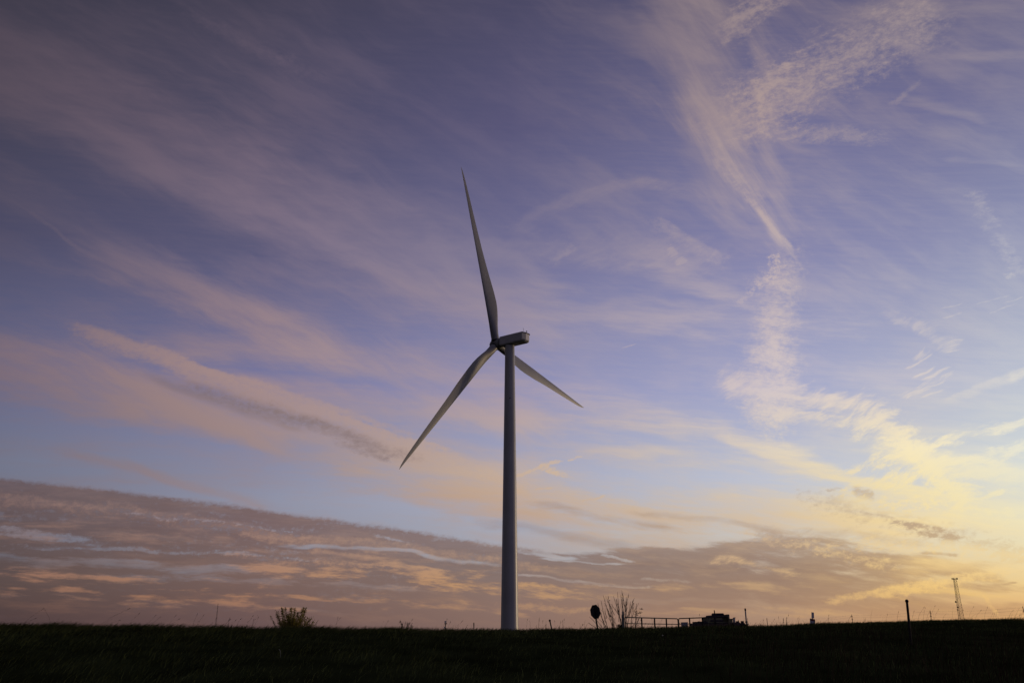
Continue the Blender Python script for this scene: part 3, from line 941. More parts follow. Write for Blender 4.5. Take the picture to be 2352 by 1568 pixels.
for a, b, t in stems:
    Yd = float(np.interp(at(a, 1440, 40).x, _bx, _by)) + random.uniform(-1, 4)
    foot = at(a, 1440, Yd)
    foot.z = gz(foot.x, Yd)
    tip = at(b, t, Yd)
    mid = foot.lerp(tip, 0.55) + Vector(((foot.x - tip.x) * 0.12, 0, 0.02))
    r0 = random.uniform(0.0028, 0.005)
    mb.tube([foot, mid, tip], [r0, r0 * 0.8, r0 * 0.5], 4, False)
    if random.random() < 0.6:
        d = (tip - mid).normalized()
        mb.tube([tip - d * 0.02, tip + d * 0.03, tip + d * 0.09], [0.004, 0.009, 0.002], 4, False)
o = mb.build('weed_stalks', M['stalk'])
o['kind'] = 'stuff'
o['label'] = 'tall thin dry weed stalks scattered along the brow against the sky'

# ------------------------------------------------------------------ wind turbine
yaw, tilt, phi0, BL, cone = math.radians(143.606), math.radians(4.07), math.radians(21.409), 53.572, math.radians(2.317)
HUB = at(1139.88, 790.42, 239.008)
ax = Vector((math.cos(yaw) * math.cos(tilt), math.sin(yaw) * math.cos(tilt), math.sin(tilt)))
e1 = Vector((0, 0, 1)).cross(ax).normalized()
e2 = ax.cross(e1)
far_side = -e1
tower_axis = HUB - ax * 5.0
TX, TY = tower_axis.x, tower_axis.y
base_z = gz(TX, TY)
wt = thing('wind_turbine', (TX, TY, base_z), 'tall pale grey wind turbine with three blades standing beyond the brow of the bank', 'wind turbine')


axh = Vector((ax.x, ax.y, 0)).normalized()           # the nacelle itself stands level


def nac(w, s, t):
    """A point of the nacelle: w metres behind the hub, s to the far side, t up."""
    return HUB - axh * w + far_side * s + Vector((0, 0, t))


top_z = HUB.z - 1.2
nz_, vs, fs = 48, [], []
hs = [0, 0.02] + [i / 22 for i in range(1, 23)]
seams = []
mb = MB()
N = 64
for hh in hs:
    r = 2.36 + (1.38 - 2.36) * hh
    zz = base_z - 0.5 + (top_z - base_z + 0.5) * hh
    vs += [(TX + r * math.cos(2 * math.pi * k / N), TY + r * math.sin(2 * math.pi * k / N), zz) for k in range(N)]
for i in range(len(hs) - 1):
    fs += [(i * N + k, i * N + (k + 1) % N, (i + 1) * N + (k + 1) % N, (i + 1) * N + k) for k in range(N)]
mb.add(vs, fs)
tower = mb.build('tower', M['tower'], wt, True)
for hh in (0.28, 0.62):                             # bolted flange joints between the tower sections
    r = 2.36 + (1.38 - 2.36) * hh
    zz = base_z - 0.5 + (top_z - base_z + 0.5) * hh
    MB().tube([(TX, TY, zz - 0.06), (TX, TY, zz + 0.06)], r + 0.012, 64).build('flange', M['tower'], tower, False)
vp = at(1171.3, 913.5, TY - 1.62)
MB().tube([vp + Vector((0, 0.5, 0)), vp + Vector((0, 0.02, 0)), vp + Vector((0, -0.06, 0))], [0.17, 0.17, 0.12], 12).build('vent', M['black'], tower)

# nacelle: a long box with a chamfered tail
prof = [(2.45, -1.75), (10.55, -1.75), (11.05, -0.55), (11.15, 1.1), (10.7, 1.75), (2.45, 1.75)]
rings = []
for t, ins in ((-1.34, 0.25), (-1.05, 0.0), (0.0, 0.0), (1.12, 0.0), (1.36, 0.10)):
    ring = []
    for (w, s) in prof:
        ww = w
        if w > 5:
            ww = w - (0.55 if t < -1.2 else 0.12 if t < -0.5 else 0.0)
        ring.append(nac(ww, s * (1 - ins / 2.2), t))
    rings.append(ring)
mb = MB()
npf = len(prof)
mb.add([p for r in rings for p in r],
       [(i * npf + k, i * npf + (k + 1) % npf, (i + 1) * npf + (k + 1) % npf, (i + 1) * npf + k) for i in range(len(rings) - 1) for k in range(npf)]
       + [tuple(range(npf))[::-1], tuple((len(rings) - 1) * npf + k for k in range(npf))])
nacelle = mb.build('nacelle', M['nacelle'], wt)
bv = nacelle.modifiers.new('edge', 'BEVEL')
bv.width, bv.segments, bv.limit_method, bv.angle_limit = 0.05, 2, 'ANGLE', math.radians(25)
lid = [(10.62, -1.72), (11.22, -0.62), (11.36, 1.2), (10.9, 1.80), (10.4, 1.6), (10.4, -1.6)]
MB().prism([nac(w, s, 1.02) for w, s in lid], Vector((0, 0, 0.14))).build('tail_hood', M['black'], nacelle)
for nm_, (w0, s0), (w1, s1), mm in (('lit_tail_face', (11.058, -0.5), (11.142, 1.06), M['tail']), ('lit_tail_side_face', (10.585, -1.68), (11.02, -0.62), M['tailg'])):  # thin sheets added over the tail faces; their pale colour imitates light
    z0, z1 = -0.92, 0.98
    face = [nac(w0, s0, z0), nac(w1, s1, z0), nac(w1, s1, z1), nac(w0, s0, z1)]
    nn = (face[1] - face[0]).cross(face[3] - face[0]).normalized()
    if nn.y > 0:
        nn = -nn
    MB().prism([p + nn * 0.004 for p in face], nn * 0.03).build(nm_, mm, nacelle)
MB().tube([nac(10.3, -0.6, 1.3), nac(10.3, -0.6, 2.5)], 0.035, 6).ball(nac(10.3, -0.6, 2.55), 0.09, 8, 6).build('lightning_rod', M['galv'], nacelle)
MB().tube([nac(10.75, 0.4, 1.3), nac(10.75, 0.4, 1.75)], 0.05, 6).ball(nac(10.75, 0.4, 1.88), 0.19, 12, 8).build('beacon', M['black'], nacelle)
MB().tube([nac(5.0, 0, -1.46), nac(5.0, 0, -1.30)], 1.48, 40).build('yaw_ring', M['black'], nacelle)

# hub with its spinner
prof = [(-2.3, 0.05), (-2.1, 0.6), (-1.5, 1.15), (-0.6, 1.5), (0.3, 1.62), (1.2, 1.6), (1.75, 1.42), (1.8, 1.05), (2.5, 1.0)]
vs, fs = [], []
for w, r in prof:
    vs += [HUB - ax * w + (e1 * math.cos(2 * math.pi * k / 40) + e2 * math.sin(2 * math.pi * k / 40)) * r for k in range(40)]
for i in range(len(prof) - 1):
    fs += [(i * 40 + k, i * 40 + (k + 1) % 40, (i + 1) * 40 + (k + 1) % 40, (i + 1) * 40 + k) for k in range(40)]
hub = MB().add(vs, fs).build('hub', M['hubm'], wt, True)


def lerp_tab(tab, r):
    return float(np.interp(r, [t[0] for t in tab], [t[1] for t in tab]))


CH = ((0, 2.35), (0.04, 2.35), (0.08, 2.75), (0.13, 3.5), (0.18, 3.95), (0.22, 4.1), (0.28, 3.95), (0.4, 3.3), (0.5, 2.7), (0.62, 2.2), (0.75, 1.7),
      (0.87, 1.2), (0.94, 0.85), (0.98, 0.45), (1, 0.04))
TH = ((0, 2.35), (0.05, 2.3), (0.12, 1.6), (0.22, 1.15), (0.4, 0.68), (0.6, 0.40), (0.8, 0.24), (1, 0.02))
TW = ((0, 20), (0.2, 16), (0.4, 8), (0.7, 3), (1, 0))
for kb in range(3):
    ph = phi0 + kb * 2 * math.pi / 3
    d = (e2 * math.cos(ph) + e1 * math.sin(ph)) * math.cos(cone) + ax * math.sin(cone)
    tg = e2 * math.sin(ph) - e1 * math.cos(ph)
    vs, fs = [], []
    rs = [0.0, 0.02, 0.04, 0.06, 0.08, 0.1, 0.12, 0.14, 0.16, 0.18, 0.2, 0.22, 0.25] + [0.28 + 0.04 * i for i in range(17)] + [0.95, 0.965, 0.98, 0.99, 1.0]
    NP = 28
    for r in rs:
        C, T, tw = lerp_tab(CH, r), lerp_tab(TH, r), math.radians(lerp_tab(TW, r))
        le = -1.17 * (1 - r) ** 0.95
        w = float(sstep(r, 0.04, 0.2))
        cd = (tg * math.cos(tw) - ax * math.sin(tw)).normalized()
        td = d.cross(cd).normalized()
        for k in range(NP):
            t = 2 * math.pi * k / NP
            xc = 0.5 - 0.5 * math.cos(t)            # 0 leading edge ... 1 trailing edge
            ell = 0.5 * math.sin(t)
            foil = 2.6 * 0.5 * (0.2969 * math.sqrt(xc) - 0.126 * xc - 0.3516 * xc ** 2 + 0.2843 * xc ** 3 - 0.1036 * xc ** 4) / 0.26
            foil = math.copysign(foil, math.sin(t)) if abs(math.sin(t)) > 1e-9 else 0
            yy_ = (ell * (1 - w) + foil * 0.5 * w) * T
            vs.append(HUB + d * (0.9 + r * (BL - 0.9)) + cd * (le + xc * C) + td * yy_)
    for i in range(len(rs) - 1):
        fs += [(i * NP + k, i * NP + (k + 1) % NP, (i + 1) * NP + (k + 1) % NP, (i + 1) * NP + k) for k in range(NP)]
    fs.append(tuple((len(rs) - 1) * NP + k for k in range(NP)))
    b = MB().add(vs, fs).build('blade', M['blade'], wt, True)
    fix_normals(b)
    MB().tube([HUB + d * 0.95, HUB + d * 1.6], [1.30, 1.26], 32).build('root_collar', M['black'], b)

# ------------------------------------------------------------------ stop sign seen from behind
SY = 50.0
c = at(1367.1, 1404.2, SY)
foot = at(1374.6, 1449, SY)
up = (c - foot).normalized()
ground_hit = foot + (-up) * ((foot.z - gz(foot.x, SY)) / up.z) if foot.z > gz(foot.x, SY) else foot
st = thing('stop_sign', (ground_hit.x, SY, gz(ground_hit.x, SY)), 'leaning octagonal stop sign seen from behind, between the turbine and the bare shrub', 'sign')
side = Vector((math.cos(math.radians(49)), -math.sin(math.radians(49)), 0))
side = (side - up * side.dot(up)).normalized()
nrm = side.cross(up).normalized()
rr = 0.372 / math.cos(math.pi / 8)
ring = [c + side * rr * math.cos(math.pi / 8 + k * math.pi / 4) + up * rr * math.sin(math.pi / 8 + k * math.pi / 4) for k in range(8)]
front = -nrm if nrm.y > 0 else nrm                   # the side towards the camera
MB().prism([p - front * 0.002 for p in ring], -front * 0.012).build('octagon_panel', M['signback'], st)
g0 = ground_hit - up * 0.2
g1 = c + up * 0.33
mx = Matrix((side, front, up)).transposed().to_4x4()
hl = (g1 - g0).length
mx.translation = g0 + front * 0.032
MB().box((-0.034, -0.03, 0), (0.034, 0.03, hl), mx).build('post', M['gate'], st)
for s in (-0.22, 0.22):
    p = c + up * s + front * 0.064
    MB().tube([p, p + front * 0.02], 0.02, 6).build('bolt', M['galv'], st)

# ------------------------------------------------------------------ single posts along the brow
def pole(name, px, pt, pb, Yd, r, m, label, cat, lean=0.0, group=None, fn=None, ball=None):
    top = at(px, pt, Yd)
    low = at(px + lean, pb, Yd)
    d = (top - low).normalized()
    z0 = gz(low.x, Yd)
    f = low - d * ((low.z - z0) / d.z)
    t = thing(name, f, label, cat, group)
    body_top = top - d * (ball or 0)
    MB().tube([f - d * 0.15, f.lerp(body_top, 0.5), body_top], r, 10).build('pole', m, t)
    if fn:
        fn(t, top, d)
    return t


def knob(r):
    def fn(t, top, d):
        MB().ball(top - d * r * 0.9, r, 14, 10, 1.05).build('round_cap', M['rust'], t)
        MB().tube([top - d * r * 2.15, top - d * r * 1.6], r * 0.62, 12).build('collar', M['rust'], t)
    return fn


pole('marker_post', 2082.5, 1376, 1470, 24.0, 0.032, M['rust'], 'tall thin dark marker post with round cap, leaning in the tall grass on the right', 'post', 9.6,
     'capped marker posts', knob(0.046), 0.05)
pole('marker_post', 1262.3, 1422, 1446, 41.0, 0.028, M['rust'], 'short leaning marker post with a round cap, just right of the turbine tower', 'post', 5.4,
     'capped marker posts', knob(0.05), 0.05)
pole('plain_post', 1088.4, 1429, 1447, 44.0, 0.024, M['timber'], 'plain straight short dark post just left of the turbine tower', 'post', 0.2)


def valve_top(t, top, d):
    MB().box((-0.05, -0.04, -0.03), (0.05, 0.04, 0.05), Matrix.Translation(top + Vector((0.0, 0, 0.05)))).build('white_cap', M['white'], t)
    MB().box((-0.06, -0.03, -0.05), (0.07, 0.03, 0.0), Matrix.Translation(top + Vector((0.01, 0, 0)))).build('bracket', M['gate'], t)
    p = top - d * 0.22
    MB().box((-0.07, -0.02, -0.04), (-0.025, 0.03, 0.04), Matrix.Translation(p)).build('white_tag', M['white'], t)
    MB().box((0.02, -0.02, -0.06), (0.06, 0.03, -0.02), Matrix.Translation(p)).build('clamp', M['gate'], t)


pole('pipe_post', 1023.2, 1430, 1446, 46.0, 0.022, M['gate'], 'thin pipe post with small white cap and tag, left of the plain dark post', 'post', -0.6, None, valve_top)

# ------------------------------------------------------------------ gate post, two gates and the notice on one of them
gp = q(1557, 1535, 54.5)
gpz = gz(gp.x, gp.y)
t = thing('gate_post', (gp.x, gp.y, gpz), 'pale square gate post with a cream cap, in front of the bare shrub', 'post')
MB().box((gp.x - 0.07, gp.y - 0.07, gpz - 0.2), (gp.x + 0.07, gp.y + 0.07, gp.z)).build('shaft', M['pale'], t)
MB().box((gp.x - 0.055, gp.y - 0.05, gp.z), (gp.x + 0.055, gp.y + 0.05, gp.z + 0.14)).prism(
    [(gp.x - 0.055, gp.y - 0.05, gp.z + 0.142), (gp.x + 0.055, gp.y - 0.05, gp.z + 0.142), (gp.x, gp.y - 0.05, gp.z + 0.20)], (0, 0.1, 0)).build('cap', M['cream'], t)


def gate(pA, pB, drop, label, verts_at):
    """A tubular farm gate between the top corners pA and pB; its lower bars run below the brow."""
    g = (gz(pA.x, pA.y) + gz(pB.x, pB.y)) / 2
    t = thing('farm_gate', ((pA.x + pB.x) / 2, (pA.y + pB.y) / 2, g), label, 'gate', 'tubular gates across the track')
    down = Vector((0, 0, -1))
    d = (pB - pA).normalized()
    R, r = 0.14, 0.034
    Hh = min(pA.z, pB.z) - g - 0.1
    pts = []
    for (c0, s0, s1) in ((pA + d * R + down * R, 180, 90), (pB - d * R + down * R, 90, 0), (pB - d * R + down * (Hh - R), 0, -90), (pA + d * R + down * (Hh - R), -90, -180)):
        for k in range(5):
            a = math.radians(s0 + (s1 - s0) * k / 4)
            pts.append(c0 + d * R * math.cos(a) - down * R * math.sin(a))
    pts.append(pts[0])
    MB().tube(pts, r, 8, False).build('frame', M['gate'], t)
    L = (pB - pA).length
    nb = max(2, int(Hh / drop))
    for k in range(1, nb + 1):
        if k * drop > Hh - 0.1:
            break
        MB().tube([pA + d * r + down * drop * k, pB - d * r + down * drop * k], 0.026, 8).build('rail', M['gate'], t)
    for u in verts_at:
        p = pA + d * (L * u) + Vector((0, -0.036, 0))
        mtx = Matrix.Translation(p)
        MB().box((-0.046, -0.012, -Hh + 0.03), (0.046, 0.012, -0.005), mtx).build('brace', M['gate'], t)
    return t, d


def print_mat():
    """White sheet with five rows of print too small to read."""
    m = mat('printed_sheet', (0.50, 0.49, 0.54), 0.5, 0.05, 5)
    nt = m.node_tree
    b_ = nt.nodes['Principled BSDF']
    white_out = b_.inputs['Base Color'].links[0].from_socket
    tcn = nt.nodes.new('ShaderNodeTexCoord')
    br = nt.nodes.new('ShaderNodeTexBrick')
    sp_ = nt.nodes.new('ShaderNodeSeparateXYZ')
    cb = nt.nodes.new('ShaderNodeCombineXYZ')
    nt.links.new(tcn.outputs['Object'], sp_.inputs[0])
    nt.links.new(sp_.outputs[0], cb.inputs[0])
    nt.links.new(sp_.outputs[2], cb.inputs[1])
    nt.links.new(cb.outputs[0], br.inputs['Vector'])
    br.inputs['Scale'].default_value = 1.0
    br.inputs['Mortar Size'].default_value = 0.022
    br.inputs['Brick Width'].default_value = 0.115
    br.inputs['Row Height'].default_value = 0.085
    br.inputs['Color1'].default_value = (0.16, 0.13, 0.20, 1)
    br.inputs['Color2'].default_value = (0.30, 0.26, 0.33, 1)
    nt.links.new(white_out, br.inputs['Mortar'])
    nt.links.new(br.outputs[0], b_.inputs['Base Color'])
    return m


A1, B1 = q(1562.5, 1542.0, 55.0), q(1694.5, 1545.5, 61.0)
A2, B2 = q(1696.3, 1545.0, 61.2), q(1820.5, 1540.8, 55.5)
gate(A1, B1, 0.36, 'dark tubular farm gate beside the bare shrub and the pale gate post', (0.29, 0.53, 0.76))
g2, gd = gate(A2, B2, 0.36, 'dark tubular farm gate carrying a small white notice, before the power plant', (0.235, 0.50, 0.745))
pA, pB = q(1704, 1554.4, 60.5), q(1721, 1554.0, 60.0)
d = (pB - pA).normalized()
nv = Vector((d.y, -d.x, 0)).normalized()
nt_ = thing('notice_board', (pA + pB) / 2 + Vector((0, 0, -0.4)), 'small white notice hung on the middle rail of the right gate', 'sign')
off = nv * 0.065
q4 = [pA + off, pB + off, pB + off + Vector((0, 0, -0.42)), pA + off + Vector((0, 0, -0.42))]
MB().prism(q4, -nv * 0.006).build('sheet', print_mat(), nt_)
# ------------------------------------------------------------------ post with two small panels on the right
Yp = 58.0
pc = q(2031, 1530, Yp)
fz = gz(pc.x, Yp)
t = thing('panel_sign', (pc.x, Yp, fz), 'post with two small pale panels, the lower one with a maroon header', 'sign')
tilt_v = (q(2030, 1529, Yp) - q(2032, 1560, Yp)).normalized()
b0 = q(2031.5, 1545, Yp)
MB().tube([b0 - tilt_v * ((b0.z - fz + 0.2) / tilt_v.z), q(2030.2, 1530, Yp)], 0.028, 8).build('post', M['galv'], t)


def panel(name, x0, x1, y0, y1, sx, m, fr):
    ring = [q(x0, y0, Yp), q(x1, y0 + sx, Yp), q(x1 + 0.6, y1 + sx, Yp), q(x0 + 0.3, y1, Yp)]
    ring = [p + Vector((0, fr, 0)) for p in ring]
    return MB().prism(ring, (0, 0.01, 0)).build(name, m, t)


panel('upper_panel', 2028.0, 2034.2, 1529.4, 1544, 0.6, M['white'], -0.045)
lp = panel('lower_panel', 2024.2, 2037.0, 1544.6, 1562, 2.4, M['white'], -0.045)
hp = panel('header_band', 2024.3, 2036.9, 1545.0, 1550.0, 2.4, M['maroon'], -0.058)
hp.parent = lp

# ------------------------------------------------------------------ wire fence on the right
posts = [(1917.0, 1544.0, 1919.5, 104.0), (1958.0, 1543.6, 1960.4, 98.0), (1966.0, 1548.2, 1968.0, 96.0), (2129.0, 1535.0, 2132.5, 79.0),
         (2325.0, 1525.0, 2328.8, 66.0), (2556.5, 1514.8, 2562.5, 56.5)]
p0 = q(2129, 1535, 79)
fence = thing('wire_fence', (p0.x, p0.y, gz(p0.x, p0.y)), 'wire fence with thin steel posts running along the right part of the brow', 'fence')
tops = []
for i, (xa, ya, xb_, Yd) in enumerate(posts):
    tp = q(xa, ya, Yd)
    lw = q(xb_, ya + 26, Yd)
    dd = (tp - lw).normalized()
    zg = gz(lw.x, Yd)
    ft = lw - dd * ((lw.z - zg) / dd.z)
    tops.append((ft, dd, (tp - ft).length))
    rp = 0.022 if i != 0 else 0.032
    po = MB().tube([ft - dd * 0.1, tp], rp, 6).build('fence_post', M['rust'], fence)
    if i in (1, 3, 4):
        for k in (0.42, 0.66, 0.86):
            c_ = ft + dd * ((tp - ft).length * k)
            MB().box((-0.055, -0.02, -0.022), (0.055, 0.02, 0.022), Matrix.Translation(c_)).build('wire_clip', M['rust'], po)
order = [0, 2, 3, 4, 5]
for k in (0.40, 0.60, 0.80, 0.95):
    pts = []
    for a, b in zip(order[:-1], order[1:]):
        A_ = tops[a][0] + tops[a][1] * tops[a][2] * k
        B_ = tops[b][0] + tops[b][1] * tops[b][2] * k
        for s in range(6):
            u = s / 6
            pts.append(A_.lerp(B_, u) + Vector((0, 0, -0.10 * math.sin(math.pi * u))))
    pts.append(tops[5][0] + tops[5][1] * tops[5][2] * k)
    MB().tube(pts, 0.0028, 4, False).build('wire', M['wire'], fence)

# ------------------------------------------------------------------ shrubs
def branchy(mb, a, b, r0, twigs, rnd, leaves=None, lsize=0.03, nleaf=0, bend=0.06):
    """A stem from a to b that bends a little and throws side twigs; tips of twigs may carry leaves."""
    a, b = Vector(a), Vector(b)
    L = (b - a).length
    off = Vector((rnd.uniform(-1, 1), rnd.uniform(-1, 1), 0)) * L * bend
    pts = [a.lerp(b, s) + off * math.sin(math.pi * s) for s in (0, 0.2, 0.4, 0.6, 0.8, 1.0)]
    mb.tube(pts, [r0 * (1 - 0.75 * s) + 0.003 for s in (0, 0.2, 0.4, 0.6, 0.8, 1.0)], 5, False)
    dirn = (b - a).normalized()
    for _ in range(twigs):
        s = rnd.uniform(0.25, 0.92)
        p = a.lerp(b, s) + off * math.sin(math.pi * s)
        sd_ = Vector((rnd.uniform(-1, 1), rnd.uniform(-1, 1), rnd.uniform(-0.1, 0.4)))
        tdir = (dirn + sd_ * 0.6).normalized()
        ln = L * rnd.uniform(0.12, 0.34) * (1.15 - s)
        e_ = p + tdir * ln + Vector((0, 0, ln * 0.12))
        mb.tube([p, p.lerp(e_, 0.5) + Vector((0, 0, -ln * 0.03)), e_], [r0 * 0.5 * (1 - s) + 0.004, 0.006, 0.004], 4, False)
        if leaves is not None:
            for _ in range(nleaf):
                u = rnd.uniform(0.2, 1.05)
                leaves.leaf(p.lerp(e_, u) + Vector((rnd.gauss(0, lsize), rnd.gauss(0, lsize), rnd.gauss(0, lsize))), lsize * rnd.uniform(0.6, 1.3))


rnd = random.Random(5)
# yellowing leafy bush on the left: plumes given by their tips, foot and width
BY = 47.0
bc = at(672, 1442, BY)
bz = gz(bc.x, BY)
bush = thing('leafy_bush', (bc.x, BY, bz), 'yellowing leafy bush with upright plumes on the left of the brow', 'bush')
stems_mb, leaf_mb = MB(), MB()
plumes = [(705, 1521, 722, 5.0, 330), (713.5, 1521, 726, 4.0, 130), (728, 1520, 732, 5.5, 280), (737, 1520, 734, 5.0, 260), (758, 1520, 738, 5.0, 300), (765, 1519.5, 742, 4.5, 260),
          (745, 1530, 736, 5.0, 240), (721, 1536, 728, 5.5, 240), (693, 1528, 718, 4.0, 110), (691, 1533, 712, 4.0, 120), (676, 1540, 705, 3.0, 34), (682, 1552, 708, 3.5, 40),
          (769, 1543, 746, 5.0, 150), (774, 1548, 748, 4.0, 110), (779, 1545, 750, 2.5, 16), (786, 1549, 752, 2.5, 14), (795, 1550, 752, 2.5, 9), (763, 1540, 744, 4.0, 70),
          (750, 1545, 738, 7.0, 320), (735, 1546, 732, 7.5, 420), (722, 1549, 726, 7.0, 330), (708, 1549, 720, 6.0, 220), (781, 1560, 752, 5.0, 110), (698, 1556, 716, 5.0, 120),
          (773, 1562, 748, 6.0, 110), (738, 1558, 733, 9.0, 420)]
plumes += [(730 + rnd.gauss(0, 24), rnd.uniform(1536, 1560), 731, rnd.uniform(6, 11), 90) for _ in range(12)]
for (tx, ty, fx, wpx, nl) in plumes:
    Yj = BY + rnd.uniform(-0.7, 0.7)
    tip = q(tx, ty, Yj)
    ft = q(fx * 0.5 + 730 * 0.5, 1565, BY + rnd.uniform(-0.15, 0.15))
    ft.z = bz
    branchy(stems_mb, ft, tip, 0.013, 4, rnd, bend=0.04)
    wm = wpx / 2133 * BY
    for _ in range(int(nl * 1.8)):
        u = rnd.uniform(0, 1) ** 0.75
        u = 0.28 + 0.74 * u
        p = ft.lerp(tip, u)
        fat = wm * (1.5 - 0.95 * max(0, u - 0.35) * 1.3)
        leaf_mb.leaf(p + Vector((rnd.gauss(0, fat * 0.5), rnd.gauss(0, fat * 0.8), rnd.gauss(0, fat * 0.35))), rnd.uniform(0.018, 0.042))
stems_mb.build('stems', M['bark'], bush)
leaf_mb.build('foliage', M['yleaf'], bush)

# small sparse bush
sb = q(1013, 1572, 48)
sbz = gz(sb.x, 48)
small = thing('small_bush', (sb.x, 48, sbz), 'small sparse dark bush in the grass between the leafy bush and the tower', 'bush')
stems_mb, leaf_mb = MB(), MB()
for (tx, ty) in ((1000, 1547), (1003, 1552), (1008, 1553), (1014, 1552), (1019, 1553), (1025, 1553), (1030, 1556), (1031, 1561), (999, 1563), (1012, 1560), (1021, 1560)):
    Yj = 48 + rnd.uniform(-0.4, 0.4)
    ft = q(1013 + rnd.uniform(-3, 3), 1572, 48)
    ft.z = sbz
    branchy(stems_mb, ft, q(tx, ty, Yj), 0.012, 6, rnd, leaf_mb, 0.034, 5)
stems_mb.build('stems', M['bark'], small)
leaf_mb.build('foliage', M['dleaf'], small)

# bare shrub behind the gate post; its stems drawn from foot to tip
HY = 57.5
hb = q(1545, 1575, HY)
hbz = gz(hb.x, HY)
shrub = thing('bare_shrub', (hb.x, HY, hbz), 'tall bare shrub of thin upright stems between the stop sign and the gate', 'shrub')
stems_mb, leaf_mb = MB(), MB()
Z = lambda X_, Y_: (1440 + X_ / 11.76, 1460 + Y_ / 11.76)
bare = [(1070, 1260, 800, 320), (950, 1290, 640, 540), (1130, 1280, 945, 330), (1320, 1250, 1100, 350), (1330, 1220, 1220, 225), (1440, 1050, 1340, 175),
        (1450, 1000, 1550, 260), (1540, 960, 1720, 390), (1640, 1000, 1850, 550), (1010, 960, 830, 540), (900, 1290, 640, 985), (620, 1200, 395, 950), (1290, 950, 1030, 570),
        (1500, 1000, 1600, 500), (1700, 1200, 1780, 560), (1130, 900, 870, 340), (860, 1280, 720, 800), (1400, 1220, 1390, 420), (1480, 1240, 1480, 360), (1600, 1240, 1660, 470),
        (1340, 1240, 1310, 300), (1120, 1280, 1060, 760), (780, 1280, 560, 980), (1000, 1290, 740, 480), (1420, 900, 1350, 190), (1260, 1100, 1200, 440), (1240, 800, 1190, 420),
        (1450, 800, 1480, 400), (1740, 1240, 1760, 800), (900, 1000, 850, 700), (1560, 1240, 1640, 640), (1080, 1200, 1000, 640), (1200, 1260, 1120, 1000), (1760, 1240, 1900, 900),
        (580, 1250, 350, 1120), (1650, 1250, 1830, 1050)]
for (xa, ya, xb_, yb_) in bare:
    Yj = HY + rnd.uniform(-0.7, 0.7)
    ft = q(*Z(xa, ya), Yj)
    tip = q(*Z(xb_, yb_), Yj)
    if ya > 1150:
        dd = (tip - ft).normalized()
        ft = ft - dd * ((ft.z - gz(ft.x, Yj)) / dd.z)
    branchy(stems_mb, ft, tip, 0.024 if ya > 1150 else 0.015, 6, rnd, leaf_mb, 0.022, 1 if rnd.random() < 0.35 else 0, 0.05)
for (cx_, cy_, n_, sx_, sy_) in ((1920, 720, 30, 40, 20), (1880, 830, 40, 60, 40), (1790, 880, 45, 60, 50), (1690, 740, 22, 25, 70), (1680, 580, 16, 20, 40), (1840, 1000, 50, 70, 60),
                                 (1780, 1100, 26, 60, 80), (1440, 640, 26, 25, 60), (1030, 900, 26, 30, 60), (1050, 800, 8, 20, 40), (1110, 1005, 6, 12, 10), (990, 470, 6, 12, 10),
                                 (1760, 790, 16, 25, 25), (950, 380, 5, 8, 20), (1535, 350, 8, 8, 40), (1390, 470, 10, 12, 40), (1830, 1190, 10, 20, 20)):
    for _ in range(n_):
        zz = Z(rnd.gauss(cx_, sx_ * 0.6), rnd.gauss(cy_, sy_ * 0.6))
        leaf_mb.leaf(q(zz[0], zz[1], HY + rnd.uniform(-0.4, 0.4)), rnd.uniform(0.02, 0.045))
stems_mb.build('stems', M['bark'], shrub)
leaf_mb.build('dead_leaves', M['dleaf'], shrub)


def leaf_mound(name, cx, top, half, Yd, base_q, n, m, label, cat, lsize, trunk=True):
    """A rounded leafy shrub or tree crown standing on the ground, with a few stems in it."""
    c_ = q(cx, top, Yd)
    w_ = half / 2133 * Yd
    zg = gz(c_.x, Yd)
    t = thing(name, (c_.x, Yd, zg), label, cat)
    H_ = c_.z - zg
    vis = max(0.3, (q(cx, top, Yd).z - q(cx, base_q, Yd).z))
    lm, sm_ = MB(), MB()
    lob = [(rnd.gauss(0, 0.42), rnd.gauss(0, 0.42), rnd.uniform(-0.9, 0.55), rnd.uniform(0.32, 0.55)) for _ in range(9)] + [(0, 0, 0.45, 0.5)]
    for _ in range(n):
        lx, ly, lz, lr = rnd.choice(lob)
        v = Vector((rnd.gauss(0, 1), rnd.gauss(0, 1), rnd.gauss(0, 1))).normalized() * lr * rnd.uniform(0.55, 1.0)
        p = Vector((c_.x + (lx + v.x) * w_, Yd + (ly + v.y) * w_, c_.z - vis * 0.55 + (lz + v.z) * vis * 0.55))
        if p.z < zg:
            continue
        lm.leaf(p, lsize * rnd.uniform(0.6, 1.4))
    for _ in range(5):
        tip = Vector((c_.x + rnd.uniform(-0.5, 0.5) * w_, Yd + rnd.uniform(-0.5, 0.5) * w_, c_.z - vis * rnd.uniform(0.3, 0.8)))
        sm_.tube([(c_.x, Yd, zg - 0.05), Vector((c_.x, Yd, zg)).lerp(tip, 0.5), tip], [H_ * 0.03, H_ * 0.02, H_ * 0.008], 5, False)
    sm_.build('trunk', M['bark'], t)
    lm.build('crown', m, t)
    return t


leaf_mound('low_shrub', 1547.5, 1558.5, 8.5, 60.5, 1574, 900, M['dleaf'], 'low rounded dark shrub behind the foot of the bare shrub', 'shrub', 0.035)

# ------------------------------------------------------------------ power plant and its neighbours far behind the gates
PY = 900.0
Q7 = lambda X_, Y_, Yd=PY: q(1720 + X_ / 13.07, 1500 + Y_ / 13.07, Yd)


def block(name, x0, x1, ytop, depth, m, parent, Yd=PY, bottom=None, ztop=None):
    a, b = Q7(x0, ytop, Yd), Q7(x1, ytop, Yd)
    zg = -2.0 if bottom is None else Q7(x0, bottom, Yd).z
    return MB().box((a.x, Yd, zg), (b.x, Yd + depth, a.z), None).build(name, m, parent)


